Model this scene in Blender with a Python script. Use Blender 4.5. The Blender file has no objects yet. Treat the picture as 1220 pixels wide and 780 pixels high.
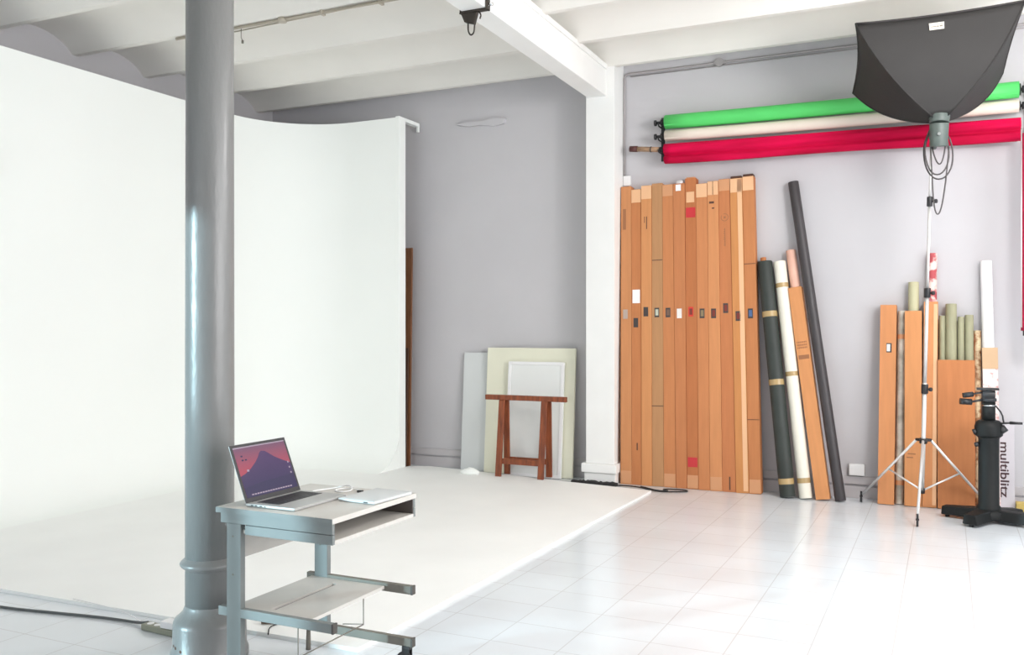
import bpy, math, random
from mathutils import Vector, Matrix
random.seed(4)
PI = math.pi
R = math.radians
scene = bpy.context.scene
COL = scene.collection
V = Vector

# ------------------------------------------------------------------ materials
def newmat(name, col, rough=0.6, metal=0.0, noise=0.0, nscale=6.0, bump=0.0, bscale=60.0,
           spec=0.5, stretch=(1, 1, 1), col2=None, coat=0.0, detail=4.0, lo=0.35, hi=0.65):
    m = bpy.data.materials.new(name)
    m.use_nodes = True
    nt = m.node_tree
    b = nt.nodes['Principled BSDF']
    b.inputs['Base Color'].default_value = (*col, 1)
    b.inputs['Roughness'].default_value = rough
    b.inputs['Metallic'].default_value = metal
    b.inputs['Specular IOR Level'].default_value = spec
    b.inputs['Coat Weight'].default_value = coat
    tc = nt.nodes.new('ShaderNodeTexCoord')
    mp = nt.nodes.new('ShaderNodeMapping')
    mp.inputs['Scale'].default_value = stretch
    nt.links.new(tc.outputs['Object'], mp.inputs['Vector'])
    if noise > 0 or col2:
        n = nt.nodes.new('ShaderNodeTexNoise')
        n.inputs['Scale'].default_value = nscale
        n.inputs['Detail'].default_value = detail
        nt.links.new(mp.outputs['Vector'], n.inputs['Vector'])
        cr = nt.nodes.new('ShaderNodeValToRGB')
        cr.color_ramp.elements[0].position = lo
        cr.color_ramp.elements[1].position = hi
        c2 = col2 if col2 else tuple(c * (1 - noise) for c in col)
        cr.color_ramp.elements[0].color = (*c2, 1)
        cr.color_ramp.elements[1].color = (*col, 1)
        nt.links.new(n.outputs['Fac'], cr.inputs['Fac'])
        nt.links.new(cr.outputs['Color'], b.inputs['Base Color'])
    if bump > 0:
        n2 = nt.nodes.new('ShaderNodeTexNoise')
        n2.inputs['Scale'].default_value = bscale
        n2.inputs['Detail'].default_value = 3
        nt.links.new(mp.outputs['Vector'], n2.inputs['Vector'])
        bp = nt.nodes.new('ShaderNodeBump')
        bp.inputs['Strength'].default_value = bump
        bp.inputs['Distance'].default_value = 0.01
        nt.links.new(n2.outputs['Fac'], bp.inputs['Height'])
        nt.links.new(bp.outputs['Normal'], b.inputs['Normal'])
    return m

def srgb(r, g, b):
    f = lambda c: (c / 255 / 12.92) if c / 255 <= 0.04045 else ((c / 255 + 0.055) / 1.055) ** 2.4
    return (f(r), f(g), f(b))

M = {}
M['wall'] = newmat('wall_plaster', srgb(195, 193, 196), 0.85, noise=0.05, nscale=1.2, bump=0.12, bscale=9)
M['ceil'] = newmat('ceiling_paint', srgb(228, 225, 219), 0.85, noise=0.04, nscale=1.5, bump=0.12, bscale=8)
M['beam'] = newmat('beam_paint', srgb(236, 236, 234), 0.6, noise=0.03, nscale=3)
M['cyc'] = newmat('cyclorama_paint', srgb(244, 247, 244), 0.75, noise=0.02, nscale=0.8)
M['cycfloor'] = newmat('cyclorama_floor_paint', srgb(244, 245, 243), 0.6, noise=0.035, nscale=1.6)
M['column'] = newmat('column_gloss_paint', srgb(120, 120, 119), 0.34, noise=0.05, nscale=9, bump=0.18, bscale=45, stretch=(1, 1, .35))
M['base'] = newmat('baseboard_paint', srgb(190, 186, 188), 0.5, noise=0.06, nscale=3)
M['black'] = newmat('black_plastic', (0.018, 0.018, 0.02), 0.45)
M['blackmat'] = newmat('black_rubber', (0.02, 0.02, 0.02), 0.8, noise=.3, nscale=30, bump=.4, bscale=40)
M['pedestal'] = newmat('black_powder_coat', (0.010, 0.011, 0.011), 0.6, spec=.3, noise=.2, nscale=20)
M['chrome'] = newmat('chrome', (0.75, 0.76, 0.78), 0.22, metal=1.0)
M['alu'] = newmat('satin_aluminium', srgb(225, 224, 222), 0.35, metal=.55)
M['alu2'] = newmat('dull_metal', srgb(120, 124, 122), .5)
M['conduit'] = newmat('grey_conduit', srgb(165, 160, 160), 0.5, metal=.2)
M['conduitwarm'] = newmat('painted_conduit', srgb(178, 170, 155), 0.55)
M['padgrey'] = newmat('pale_grey_plastic', srgb(196, 198, 198), .5)
M['wplast'] = newmat('white_plastic', srgb(232, 232, 232), 0.4)
M['wood'] = newmat('stained_wood', srgb(150, 78, 42), 0.5, col2=srgb(104, 50, 27), nscale=5, stretch=(8, 8, 1), lo=.3, hi=.7)
M['board'] = newmat('brown_board', srgb(128, 84, 55), 0.6, noise=.3, nscale=6, stretch=(6, 6, 1))
M['boarddark'] = newmat('dark_brown_board', srgb(80, 50, 34), 0.6, noise=.3, nscale=6, stretch=(6, 6, 1))
M['cream'] = newmat('cream_panel', srgb(226, 225, 205), 0.55, noise=.04, nscale=3)
M['palegrey'] = newmat('pale_grey_panel', srgb(208, 211, 211), 0.35, noise=.03, nscale=3)
M['whitepanel'] = newmat('white_panel', srgb(226, 228, 226), 0.4, noise=.03, nscale=2)
M['table'] = newmat('cart_enamel', srgb(118, 123, 122), 0.45, noise=.04, nscale=8)
M['tabletop'] = newmat('cart_laminate', srgb(196, 192, 186), 0.42, noise=.05, nscale=12)
M['tableend'] = newmat('dark_end_cap', srgb(70, 66, 62), 0.5)
M['steel'] = newmat('rail_steel', srgb(112, 107, 98), 0.55)
M['lapalu'] = newmat('laptop_aluminium', srgb(172, 172, 170), 0.45, metal=.3)
M['keys'] = newmat('laptop_keys', (0.03, 0.03, 0.032), 0.5)
M['softbox'] = newmat('softbox_fabric', srgb(43, 41, 40), 0.75, noise=.12, nscale=5, bump=.12, bscale=25)
M['softside'] = newmat('softbox_piping', srgb(52, 48, 48), 0.8)
M['diffuser'] = newmat('diffuser_fabric', srgb(240, 240, 240), 0.8)
M['head'] = newmat('grey_green_metal', srgb(84, 94, 90), 0.5, noise=.15, nscale=20)
M['green'] = newmat('chroma_green_roll', srgb(84, 205, 104), 0.5, noise=.05, nscale=3)
M['ivory'] = newmat('ivory_roll', srgb(226, 214, 200), 0.55, noise=.04, nscale=4)
M['red'] = newmat('crimson_cloth', srgb(212, 6, 70), 0.75, spec=.15, col2=srgb(168, 2, 48), nscale=2.2, stretch=(.5, 3, 3), bump=.35, bscale=7)
M['redmesh'] = newmat('crimson_mesh_cloth', srgb(190, 20, 70), 0.7, col2=srgb(150, 12, 52), nscale=45)
M['tape'] = newmat('tan_tape', srgb(202, 146, 104), 0.4)
M['inner'] = newmat('brown_inner_board', srgb(92, 84, 80), 0.6)
M['tape_litside'] = newmat('pale_tape_and_lit_side', srgb(226, 178, 136), 0.35)
M['tapegold'] = newmat('gold_brown_tape', srgb(176, 150, 105), 0.25)
M['dgreen'] = newmat('dark_green_roll', srgb(52, 58, 54), 0.6, noise=.2, nscale=5, bump=.2, bscale=14)
M['creamroll'] = newmat('cream_roll', srgb(230, 226, 212), 0.55, noise=.04, nscale=4)
M['pinkroll'] = newmat('pink_roll', srgb(226, 178, 158), 0.6, noise=.12, nscale=8)
M['blackroll'] = newmat('charcoal_roll', srgb(62, 58, 60), 0.5, noise=.15, nscale=4)
M['olive'] = newmat('sage_roll', srgb(160, 158, 128), 0.6, noise=.15, nscale=12, stretch=(3, 3, .6))
M['beigeroll'] = newmat('beige_green_roll', srgb(186, 182, 148), 0.6, noise=.07, nscale=5)
M['redprint'] = newmat('red_and_white_printed_roll', srgb(226, 200, 192), 0.6, col2=srgb(175, 70, 76), nscale=16, lo=.42, hi=.56)
M['mottle'] = newmat('mottled_roll', srgb(210, 207, 196), 0.55, col2=srgb(150, 148, 136), nscale=9)
M['floral'] = newmat('floral_roll', srgb(214, 196, 160), 0.6, col2=srgb(150, 105, 70), nscale=18, lo=.4, hi=.56)
M['bandcard'] = newmat('pale_card_band', srgb(206, 172, 136), .6, noise=.08)
M['printbox'] = newmat('pale_printed_card', srgb(226, 212, 208), 0.6, col2=srgb(200, 150, 146), nscale=26, lo=.34, hi=.46)
M['whiteroll'] = newmat('white_roll', srgb(244, 244, 244), 0.6)
M['yellow'] = newmat('yellow_card', srgb(205, 178, 100), 0.6, noise=.2, nscale=14)
M['ink'] = newmat('dark_ink', srgb(86, 56, 44), 0.7)
M['inkbrown'] = newmat('brown_ink', srgb(150, 100, 66), 0.7)
M['skred'] = newmat('red_sticker', srgb(192, 44, 50), 0.4)
M['cordmaroon'] = newmat('dark_maroon_cord', srgb(58, 30, 34), 0.5)
M['paper'] = newmat('white_paper', srgb(238, 238, 238), 0.7)
M['tag'] = newmat('tag_cloth', srgb(214, 208, 194), 0.7)
M['outside'] = newmat('window_frame_paint', srgb(190, 190, 190), 0.5)
CARD = []
for i, c in enumerate([(204, 146, 104), (198, 134, 92), (212, 152, 106), (190, 146, 108), (202, 138, 96),
                       (198, 134, 94), (190, 124, 84), (204, 140, 98), (212, 150, 106), (198, 132, 92), (206, 146, 96), (196, 134, 92)]):
    CARD.append(newmat('cardboard_%d' % i, srgb(c[0] - 6, c[1] - 9, c[2] - 12), 0.7, spec=.25, noise=.09, nscale=5, stretch=(5, 5, .5), bump=.08, bscale=30))
M['card'] = CARD[4]
def stk(name, c): return newmat(name, srgb(*c), .4)
STK = {k: stk('sticker_' + k, c) for k, c in dict(grey=(176, 160, 150), white=(232, 226, 222), charcoal=(64, 56, 54), brown=(112, 84, 70),
        maroon=(120, 44, 32), blue=(70, 96, 140), olive=(134, 118, 88), palegreen=(190, 194, 176), scarlet=(206, 52, 40)).items()}

# floor tiles
def floor_mat():
    m = bpy.data.materials.new('white_floor_tiles'); m.use_nodes = True
    nt = m.node_tree; b = nt.nodes['Principled BSDF']
    tc = nt.nodes.new('ShaderNodeTexCoord'); mp = nt.nodes.new('ShaderNodeMapping')
    mp.inputs['Location'].default_value = (0.23, 0.29, 0)
    nt.links.new(tc.outputs['Object'], mp.inputs['Vector'])
    br = nt.nodes.new('ShaderNodeTexBrick')
    br.offset = 0.0; br.squash = 1.0
    br.inputs['Color1'].default_value = (*srgb(222, 228, 233), 1)
    br.inputs['Color2'].default_value = (*srgb(219, 225, 230), 1)
    br.inputs['Mortar'].default_value = (*srgb(200, 202, 205), 1)
    br.inputs['Scale'].default_value = 1.0
    br.inputs['Brick Width'].default_value = 0.35
    br.inputs['Row Height'].default_value = 0.30
    br.inputs['Mortar Size'].default_value = 0.003
    br.inputs['Mortar Smooth'].default_value = 0.2
    nt.links.new(mp.outputs['Vector'], br.inputs['Vector'])
    n = nt.nodes.new('ShaderNodeTexNoise'); n.inputs['Scale'].default_value = 1.3; n.inputs['Detail'].default_value = 6
    nt.links.new(tc.outputs['Object'], n.inputs['Vector'])
    cr = nt.nodes.new('ShaderNodeValToRGB')
    cr.color_ramp.elements[0].position = .35; cr.color_ramp.elements[0].color = (.93, .915, .91, 1)
    cr.color_ramp.elements[1].position = .65; cr.color_ramp.elements[1].color = (1, 1, 1, 1)
    nt.links.new(n.outputs['Fac'], cr.inputs['Fac'])
    mx = nt.nodes.new('ShaderNodeMixRGB'); mx.blend_type = 'MULTIPLY'; mx.inputs['Fac'].default_value = 1
    nt.links.new(br.outputs['Color'], mx.inputs['Color1']); nt.links.new(cr.outputs['Color'], mx.inputs['Color2'])
    nt.links.new(mx.outputs['Color'], b.inputs['Base Color'])
    b.inputs['Roughness'].default_value = 0.2
    b.inputs['Specular IOR Level'].default_value = 0.5
    bp = nt.nodes.new('ShaderNodeBump'); bp.inputs['Strength'].default_value = .12; bp.inputs['Distance'].default_value = .004
    bp.invert = True
    nt.links.new(br.outputs['Fac'], bp.inputs['Height']); nt.links.new(bp.outputs['Normal'], b.inputs['Normal'])
    return m
M['floor'] = floor_mat()

def emit_mat(name, col, strength, col2=None, zr=(0, 1)):
    m = bpy.data.materials.new(name); m.use_nodes = True
    b = m.node_tree.nodes['Principled BSDF']
    b.inputs['Base Color'].default_value = (.01, .01, .01, 1)
    b.inputs['Roughness'].default_value = .2
    b.inputs['Emission Color'].default_value = (*col, 1)
    b.inputs['Emission Strength'].default_value = strength
    if col2:
        nt = m.node_tree
        tc = nt.nodes.new('ShaderNodeTexCoord'); sx = nt.nodes.new('ShaderNodeSeparateXYZ'); mr = nt.nodes.new('ShaderNodeMapRange')
        mr.inputs['From Min'].default_value = zr[0]; mr.inputs['From Max'].default_value = zr[1]
        mx = nt.nodes.new('ShaderNodeMixRGB'); mx.inputs['Color1'].default_value = (*col, 1); mx.inputs['Color2'].default_value = (*col2, 1)
        nt.links.new(tc.outputs['Object'], sx.inputs[0]); nt.links.new(sx.outputs['Z'], mr.inputs['Value'])
        nt.links.new(mr.outputs['Result'], mx.inputs['Fac']); nt.links.new(mx.outputs['Color'], b.inputs['Emission Color'])
    return m

# ------------------------------------------------------------------ mesh builder
class MB:
    def __init__(s): s.v = []; s.f = []; s.mi = []; s.sm = []
    def add(s, vs, fs, mi=0, smooth=False, T=None):
        o = len(s.v)
        for p in vs:
            p = V(p); s.v.append(T @ p if T else p)
        for f in fs:
            s.f.append([o + i for i in f]); s.mi.append(mi); s.sm.append(smooth)
        return s
    def box(s, x0, x1, y0, y1, z0, z1, mi=0, T=None):
        vs = [(x0, y0, z0), (x1, y0, z0), (x1, y1, z0), (x0, y1, z0), (x0, y0, z1), (x1, y0, z1), (x1, y1, z1), (x0, y1, z1)]
        fs = [(0, 3, 2, 1), (4, 5, 6, 7), (0, 1, 5, 4), (1, 2, 6, 5), (2, 3, 7, 6), (3, 0, 4, 7)]
        return s.add(vs, fs, mi, False, T)
    def hexa(s, b, t, mi=0):
        vs = list(b) + list(t)
        return s.add(vs, [(0, 3, 2, 1), (4, 5, 6, 7), (0, 1, 5, 4), (1, 2, 6, 5), (2, 3, 7, 6), (3, 0, 4, 7)], mi)
    def rings(s, rings, closed=True, cap0=True, cap1=True, mi=0, smooth=True, T=None):
        n = len(rings[0]); vs = [p for r in rings for p in r]; fs = []
        for k in range(len(rings) - 1):
            for i in range(n if closed else n - 1):
                j = (i + 1) % n
                fs.append((k * n + i, k * n + j, (k + 1) * n + j, (k + 1) * n + i))
        s.add(vs, fs, mi, smooth, T)
        if cap0: s.add(rings[0][::-1], [tuple(range(n))], mi, False, T)
        if cap1: s.add(rings[-1], [tuple(range(n))], mi, False, T)
        return s
    def cyl(s, p0, p1, r0, r1=None, n=20, mi=0, caps=True, T=None):
        r1 = r0 if r1 is None else r1
        p0, p1 = V(p0), V(p1); d = (p1 - p0).normalized()
        a = V((0, 0, 1)) if abs(d.z) < .9 else V((1, 0, 0))
        x = d.cross(a).normalized(); y = d.cross(x)
        x = -x
        rg = [[p + x * (r * math.cos(2 * PI * i / n)) + y * (r * math.sin(2 * PI * i / n)) for i in range(n)] for p, r in ((p0, r0), (p1, r1))]
        return s.rings(rg, cap0=caps, cap1=caps, mi=mi, T=T)
    def lathe(s, c, prof, n=32, mi=0, T=None):
        c = V(c)
        rg = [[c + V((r * math.cos(2 * PI * i / n), r * math.sin(2 * PI * i / n), z)) for i in range(n)] for r, z in prof]
        return s.rings(rg, mi=mi, T=T)
    def tube(s, pts, r, n=8, mi=0, smooth_iter=0, T=None):
        pts = [V(p) for p in pts]
        for _ in range(smooth_iter):
            q = [pts[0]]
            for a, b in zip(pts, pts[1:]): q += [a.lerp(b, .25), a.lerp(b, .75)]
            q.append(pts[-1]); pts = q
        rg = []; prev = None
        for i, p in enumerate(pts):
            d = (pts[min(i + 1, len(pts) - 1)] - pts[max(i - 1, 0)]).normalized()
            if prev is None:
                a = V((0, 0, 1)) if abs(d.z) < .9 else V((1, 0, 0))
                x = d.cross(a).normalized()
            else:
                x = (prev - d * prev.dot(d)).normalized()
            prev = x; y = d.cross(x)
            rg.append([p + x * (r * math.cos(2 * PI * k / n)) + y * (r * math.sin(2 * PI * k / n)) for k in range(n)])
        return s.rings(rg, mi=mi, T=T)
    def build(s, name, mats, parent=None, bevel=0, seg=2, local=False):
        me = bpy.data.meshes.new(name)
        vs = s.v
        if parent is not None and not local:
            inv = WORLD[parent.name].inverted()
            vs = [inv @ p for p in vs]
        me.from_pydata([tuple(p) for p in vs], [], s.f)
        if not isinstance(mats, (list, tuple)): mats = [mats]
        for m in mats: me.materials.append(m)
        for p, mi, sm in zip(me.polygons, s.mi, s.sm):
            p.material_index = mi; p.use_smooth = sm
        me.update()
        import bmesh
        bm = bmesh.new(); bm.from_mesh(me)
        bmesh.ops.remove_doubles(bm, verts=bm.verts, dist=1e-6)
        bmesh.ops.recalc_face_normals(bm, faces=bm.faces)
        bm.to_mesh(me); bm.free()
        o = bpy.data.objects.new(name, me); COL.objects.link(o)
        if parent is not None:
            o.parent = parent
            base = WORLD[parent.name]
        else: base = Matrix()
        WORLD[o.name] = base.copy()
        if bevel > 0:
            b = o.modifiers.new('bevel', 'BEVEL'); b.width = bevel; b.segments = seg; b.limit_method = 'ANGLE'; b.angle_limit = R(40)
        return o
WORLD = {}

def tag(o, label=None, cat=None, group=None, kind=None):
    if label: o['label'] = label
    if cat: o['category'] = cat
    if group: o['group'] = group
    if kind: o['kind'] = kind
    return o
def thing(name, label, cat, loc=(0, 0, 0), mat=None, group=None):
    o = bpy.data.objects.new(name, None); COL.objects.link(o)
    o.empty_display_size = .1
    mw = mat if mat is not None else Matrix.Translation(V(loc))
    o.matrix_world = mw
    WORLD[o.name] = mw.copy()
    return tag(o, label, cat, group)
def struct(o): o['kind'] = 'structure'; return o
def lean(b, t):
    """frame at foot b whose z axis runs to t, y axis pointing roughly into the wall"""
    b, t = V(b), V(t); z = (t - b).normalized()
    y = V((0, 1, 0)); y = (y - z * y.dot(z)).normalized(); x = y.cross(z)
    m = Matrix((x, y, z)).transposed().to_4x4(); m.translation = b
    return m, (t - b).length

# ------------------------------------------------------------------ the room
XL, XR, YB, YF, ZC = -7.25, 3.6, 8.58, -4.5, 4.0
mb = MB(); mb.box(XL - .2, XR + .2, YF - .2, YB + .2, -.1, 0); struct(mb.build('floor', M['floor']))
# vaulted ceiling: shallow barrel vaults running left to right
mb = MB()
NV = 14; pitch = .82; y_end = 8.32; rise = .155
ys = []
y0v = y_end - pitch * 16
prof = []
for k in range(16):
    a = y0v + k * pitch
    for i in range(13):
        u = i / 12
        xx = a + .03 + (pitch - .06) * u
        zz = ZC + rise * (1 - (2 * u - 1) ** 2) ** .8
        prof.append((xx, zz))
for i in range(5):
    u = i / 8; prof.append((y_end + .03 + (pitch - .06) * u, ZC + rise * (1 - (2 * u - 1) ** 2) ** .8))
prof = [p for p in prof if YF - .15 <= p[0] <= YB + .15]
rg = [[(x, y, z) for y, z in prof] + [(x, prof[-1][0], 4.4), (x, prof[0][0], 4.4)] for x in (XL - .15, XR + .15)]
mb.rings([[V(p) for p in r] for r in rg], smooth=False)
ceil = struct(mb.build('ceiling', M['ceil']))
for p in ceil.data.polygons:
    p.use_smooth = abs(p.normal.x) < .5 and p.center.z < 4.3
try: ceil.data.set_sharp_from_angle(angle=R(35))
except Exception: pass

mb = MB(); mb.box(XL - .2, XR + .2, YB, YB + .2, 0, 4.3)
# flaking plaster patch on the wall, shallow relief
pv = []; pf = []
random.seed(8)
out = [(-4.74, 3.665), (-4.62, 3.69), (-4.45, 3.672), (-4.3, 3.70), (-4.16, 3.68), (-4.17, 3.625), (-4.3, 3.61), (-4.44, 3.635), (-4.58, 3.63), (-4.7, 3.65)]
mb.add([(x, YB - .001, z) for x, z in out] + [(x * .97 + -4.45 * .03, YB - .03, z) for x, z in out],
       [tuple(range(10, 20))] + [(i, (i + 1) % 10, 10 + (i + 1) % 10, 10 + i) for i in range(10)])
struct(mb.build('wall_back', M['wall']))
LY0, LY1, FZ0, FZ1, LZ1 = -4.25, -2.30, .35, 2.86, 2.69
mb = MB(); mb.box(XL - .2, XL, YF - .2, LY0, 0, 4.3); mb.box(XL - .2, XL, LY1, YB, 0, 4.3)
mb.box(XL - .2, XL, LY0, LY1, 0, FZ0); mb.box(XL - .2, XL, LY0, LY1, LZ1, 4.3)
mb.box(XL, XL + .03, -1, YB, 3.66, 3.80)   # ledge line under the vaults
struct(mb.build('wall_left', M['wall']))
# right wall with a tall window opening
WY0, WY1, WZ0, WZ1 = .8, 5.6, .9, 3.3
mb = MB()
mb.box(XR, XR + .2, YF - .2, WY0, 0, 4.3); mb.box(XR, XR + .2, WY1, YB, 0, 4.3)
mb.box(XR, XR + .2, WY0, WY1, 0, WZ0); mb.box(XR, XR + .2, WY0, WY1, WZ1, 4.3)
struct(mb.build('wall_right', M['wall']))
mb = MB()
for k in range(5):
    y = WY0 + (WY1 - WY0) * k / 4; mb.box(XR + .05, XR + .1, y - .03, y + .03, WZ0, WZ1)
for z in (WZ0 + .02, 2.4, WZ1 - .02): mb.box(XR + .05, XR + .1, WY0, WY1, z - .025, z + .025)
struct(mb.build('window_1', M['outside']))
# wall behind the camera with a long shop window
FX0, FX1, FZ0, FZ1 = -6.9, -2.0, .35, 2.86
mb = MB()
mb.box(XL - .2, FX0, YF - .2, YF, 0, 4.3); mb.box(FX1, XR + .2, YF - .2, YF, 0, 4.3)
mb.box(FX0, FX1, YF - .2, YF, 0, FZ0); mb.box(FX0, FX1, YF - .2, YF, FZ1, 4.3)
struct(mb.build('wall_front', M['wall']))
mb = MB()
for k in range(6):
    x = FX0 + (FX1 - FX0) * k / 5; mb.box(x - .03, x + .03, YF - .12, YF - .06, FZ0, FZ1)
for z in (FZ0 + .02, FZ1 - .02): mb.box(FX0, FX1, YF - .12, YF - .06, z - .025, z + .025)
struct(mb.build('window_2', M['outside']))
mb = MB()
for k in range(4):
    y = LY0 + (LY1 - LY0) * k / 3; mb.box(XL - .11, XL - .06, y - .03, y + .03, FZ0, LZ1)
for z in (FZ0 + .02, LZ1 - .02): mb.box(XL - .11, XL - .06, LY0, LY1, z - .025, z + .025)
struct(mb.build('window_3', M['outside']))
# baseboard in two steps with a groove
mb = MB()
for x0, x1 in ((-5.6, -3.25), (-2.8, XR)):
    mb.box(x0, x1, YB - .024, YB, 0, .104); mb.box(x0, x1, YB - .02, YB, .12, .19)
struct(mb.build('baseboard_back', M['base'], bevel=.003))
# pilaster and the beam it carries
PX0, PX1, PY = -3.165, -2.875, 8.30
mb = MB()
mb.box(PX0, PX1, PY, YB, .19, 4.1)
mb.box(PX0 - .035, PX1 + .03, PY - .035, YB, .105, .19)
mb.box(PX0 - .012, PX1 + .012, PY - .015, YB, 0, .10)
struct(mb.build('trim_1', M['beam'], bevel=.004))
mb = MB()
sk = .0227 * (PY - YF)
for xa, xb_, za, zb_ in ((-3.145, -2.955, 3.72, 3.975), (-3.16, -2.94, 3.975, 4.02)):
    mb.hexa([(xa + sk, YF, za), (xb_ + sk, YF, za), (xb_, PY, za), (xa, PY, za)], [(xa + sk, YF, zb_), (xb_ + sk, YF, zb_), (xb_, PY, zb_), (xa, PY, zb_)])
struct(mb.build('trim_2', M['beam'], bevel=.006))

# ------------------------------------------------------------------ cyclorama
cx = thing('cyclorama', 'huge white curved studio backdrop wall sweeping down onto a white painted floor sheet', 'backdrop', (-5.0, 6.0, 0))
CXL, CYB, CX1, RC, RF, CH, TH = -6.7, 8.15, -5.2, .9, .42, 3.71, .02
plan = []
CY0 = 3.38
for i in range(13): plan.append(((CXL, CY0 + (CYB - RC - CY0) * i / 12), (1, 0)))
for i in range(1, 17):
    a = PI / 2 * i / 16
    plan.append(((CXL + RC - RC * math.cos(a), CYB - RC + RC * math.sin(a)), (math.cos(a), -math.sin(a))))
for i in range(1, 5): plan.append(((CXL + RC + (CX1 - CXL - RC) * i / 4, CYB), (0, -1)))
sec = []
for i in range(11):
    a = PI / 2 * i / 10; sec.append((RF - RF * math.sin(a), TH + RF - RF * math.cos(a)))
for i in range(1, 7): sec.append((0, TH + RF + (CH - TH - RF) * i / 6))
rows = []
for (px, py), (nx, ny) in plan:
    front = [V((px + nx * d, py + ny * d, z)) for d, z in sec]
    back = [V((px - nx * .05, py - ny * .05, CH)), V((px - nx * .05, py - ny * .05, 0)), V((px + nx * RF, py + ny * RF, 0))]
    rows.append(front + back)
# front rows: offset d along n; d=RF at the floor end, 0 at the wall
mb = MB(); mb.rings(rows, smooth=True)
w = mb.build('curved_wall', M['cyc'], cx)
try: w.data.set_sharp_from_angle(angle=R(40))
except Exception: pass
# floor sheet
inner = [((px + nx * RF), (py + ny * RF)) for (px, py), (nx, ny) in plan]
poly = inner + [(CX1, CYB + .2), (-5.0, 8.44), (-4.14, 8.30), (-3.30, 8.15), (-2.43, 8.03), (-2.46, 3.50)]
mb = MB(); n = len(poly)
mb.add([(x, y, 0) for x, y in poly] + [(x, y, TH) for x, y in poly],
       [tuple(range(n))[::-1], tuple(range(n, 2 * n))] + [(i, (i + 1) % n, n + (i + 1) % n, n + i) for i in range(n)])
mb.build('floor_sheet', M['cycfloor'], cx)
mb = MB(); mb.box(CX1 - .045, CX1 + .003, CYB - .004, CYB + .12, TH, CH + .012)
mb.build('end_post', M['cyc'], cx, bevel=.003)
mb = MB(); mb.box(CX1 - .06, CX1 + .006, CYB + .12, YB - .03, CH - .025, CH + .012); mb.box(CX1 - .02, CX1 + .006, YB - .055, YB - .03, CH - .085, CH - .025)
mb.build('top_batten', M['cyc'], cx, bevel=.003)

# boards standing behind the backdrop
def plank(name, label, x0, x1, y, h, mat):
    m, L = lean((x0, y, .0), (x0, y + .05, h))
    t = MB(); t.box(0, x1 - x0, -.012, .012, .006, L)
    o = t.build(name, mat, None, bevel=.002)
    o.matrix_world = m
    return tag(o, label, 'board')
plank('wooden_board', 'tall narrow brown board standing on edge behind the white backdrop end', -5.46, -5.222, 8.40, 2.36, M['board'])
plank('wooden_board', 'short dark brown board standing behind the white backdrop end, in front of the tall one', -5.48, -5.235, 8.34, 1.28, M['boarddark'])

# ------------------------------------------------------------------ column
cl = thing('cast_iron_column', 'round grey cast iron column with a ring collar and wider foot, left foreground', 'column', (-3.05, 3.18, 0))
c0 = (-3.05, 3.18, 0)
mb = MB(); mb.lathe(c0, [(.108, .20), (.108, 1.2), (.106, 2.4), (.105, 3.55)], 64)
mb.build('shaft', M['column'], cl)
mb = MB(); mb.lathe(c0, [(.172, 0), (.172, .03), (.163, .05), (.161, .155), (.158, .17), (.150, .183), (.132, .198), (.118, .214), (.109, .235), (.107, .245)], 64)
mb.build('foot', M['column'], cl)
mb = MB(); mb.lathe(c0, [(.106, .395)] + [(.111 + .020 * math.sin(PI * i / 10), .405 + .045 * i / 10) for i in range(11)] + [(.106, .46)], 64)
mb.build('collar', M['column'], cl)
mb = MB(); mb.lathe(c0, [(.105, 3.5), (.13, 3.56), (.15, 3.6), (.165, 3.66), (.165, 3.718)], 48)
mb.build('capital', M['column'], cl)
mb = MB()
random.seed(5)
for k in (0, 1, 3):
    a = R(-118 + k * 7 + random.uniform(-2, 2)); z = .075 - .004 * k
    p = V((c0[0] + .1625 * math.cos(a), c0[1] + .1625 * math.sin(a), z))
    mb.cyl(p - V((math.cos(a), math.sin(a), 0)) * .002, p + V((math.cos(a), math.sin(a), 0)) * .001, random.uniform(.003, .008), n=7)
tag(mb.build('paint_chip', M['ink'], cl), 'dark chips in the paint of the foot')

# ------------------------------------------------------------------ computer cart
TX0, TX1, TY0, TY1, TZ = -2.695, -2.115, 2.845, 3.455, .77
ct = thing('computer_cart', 'pale blue grey computer cart with a lower shelf, carrying the laptop beside the column', 'cart', (-2.45, 3.15, 0))
mb = MB(); mb.box(TX0, TX1, TY0, TY1, TZ - .022, TZ); mb.build('tabletop', M['tabletop'], ct, bevel=.002)
mb = MB(); mb.box(TX0, TX1, TY0 - .003, TY0, TZ - .022, TZ - .001); tag(mb.build('edge_band', M['table'], ct), 'blue grey near edge band')
for yy in (TY0 + .004, TY1 - .02):
    mb = MB(); mb.box(TX0 + .02, TX1 - .004, yy, yy + .016, .707, TZ - .022); mb.build('side_panel', M['table'], ct, bevel=.0015)
    if yy > 3: mb = MB(); mb.box(-2.60, TX1 - .006, yy - .004, yy, .684, TZ - .023); tag(mb.build('inner_lining', M['inner'], ct), 'brown inner lining')
    mb = MB(); mb.box(-2.55, TX1 - .004, yy + .002, yy + .018, .667, .705); mb.build('side_rail', M['table'], ct, bevel=.0015)
mb = MB(); mb.box(-2.60, TX1 - .003, TY0 + .02, TY1 - .02, .667, .683); mb.build('under_shelf', M['tabletop'], ct, bevel=.0015)
mb = MB(); mb.box(TX0 + .03, TX0 + .045, TY0 + .02, TY1 - .02, .69, TZ - .022); mb.build('back_panel', M['inner'], ct)
mb = MB(); mb.box(-2.632, -2.616, TY0 + .045, TY1 - .045, .555, .667); tag(mb.build('modesty_panel', M['tabletop'], ct), 'brownish board under the top')
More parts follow.
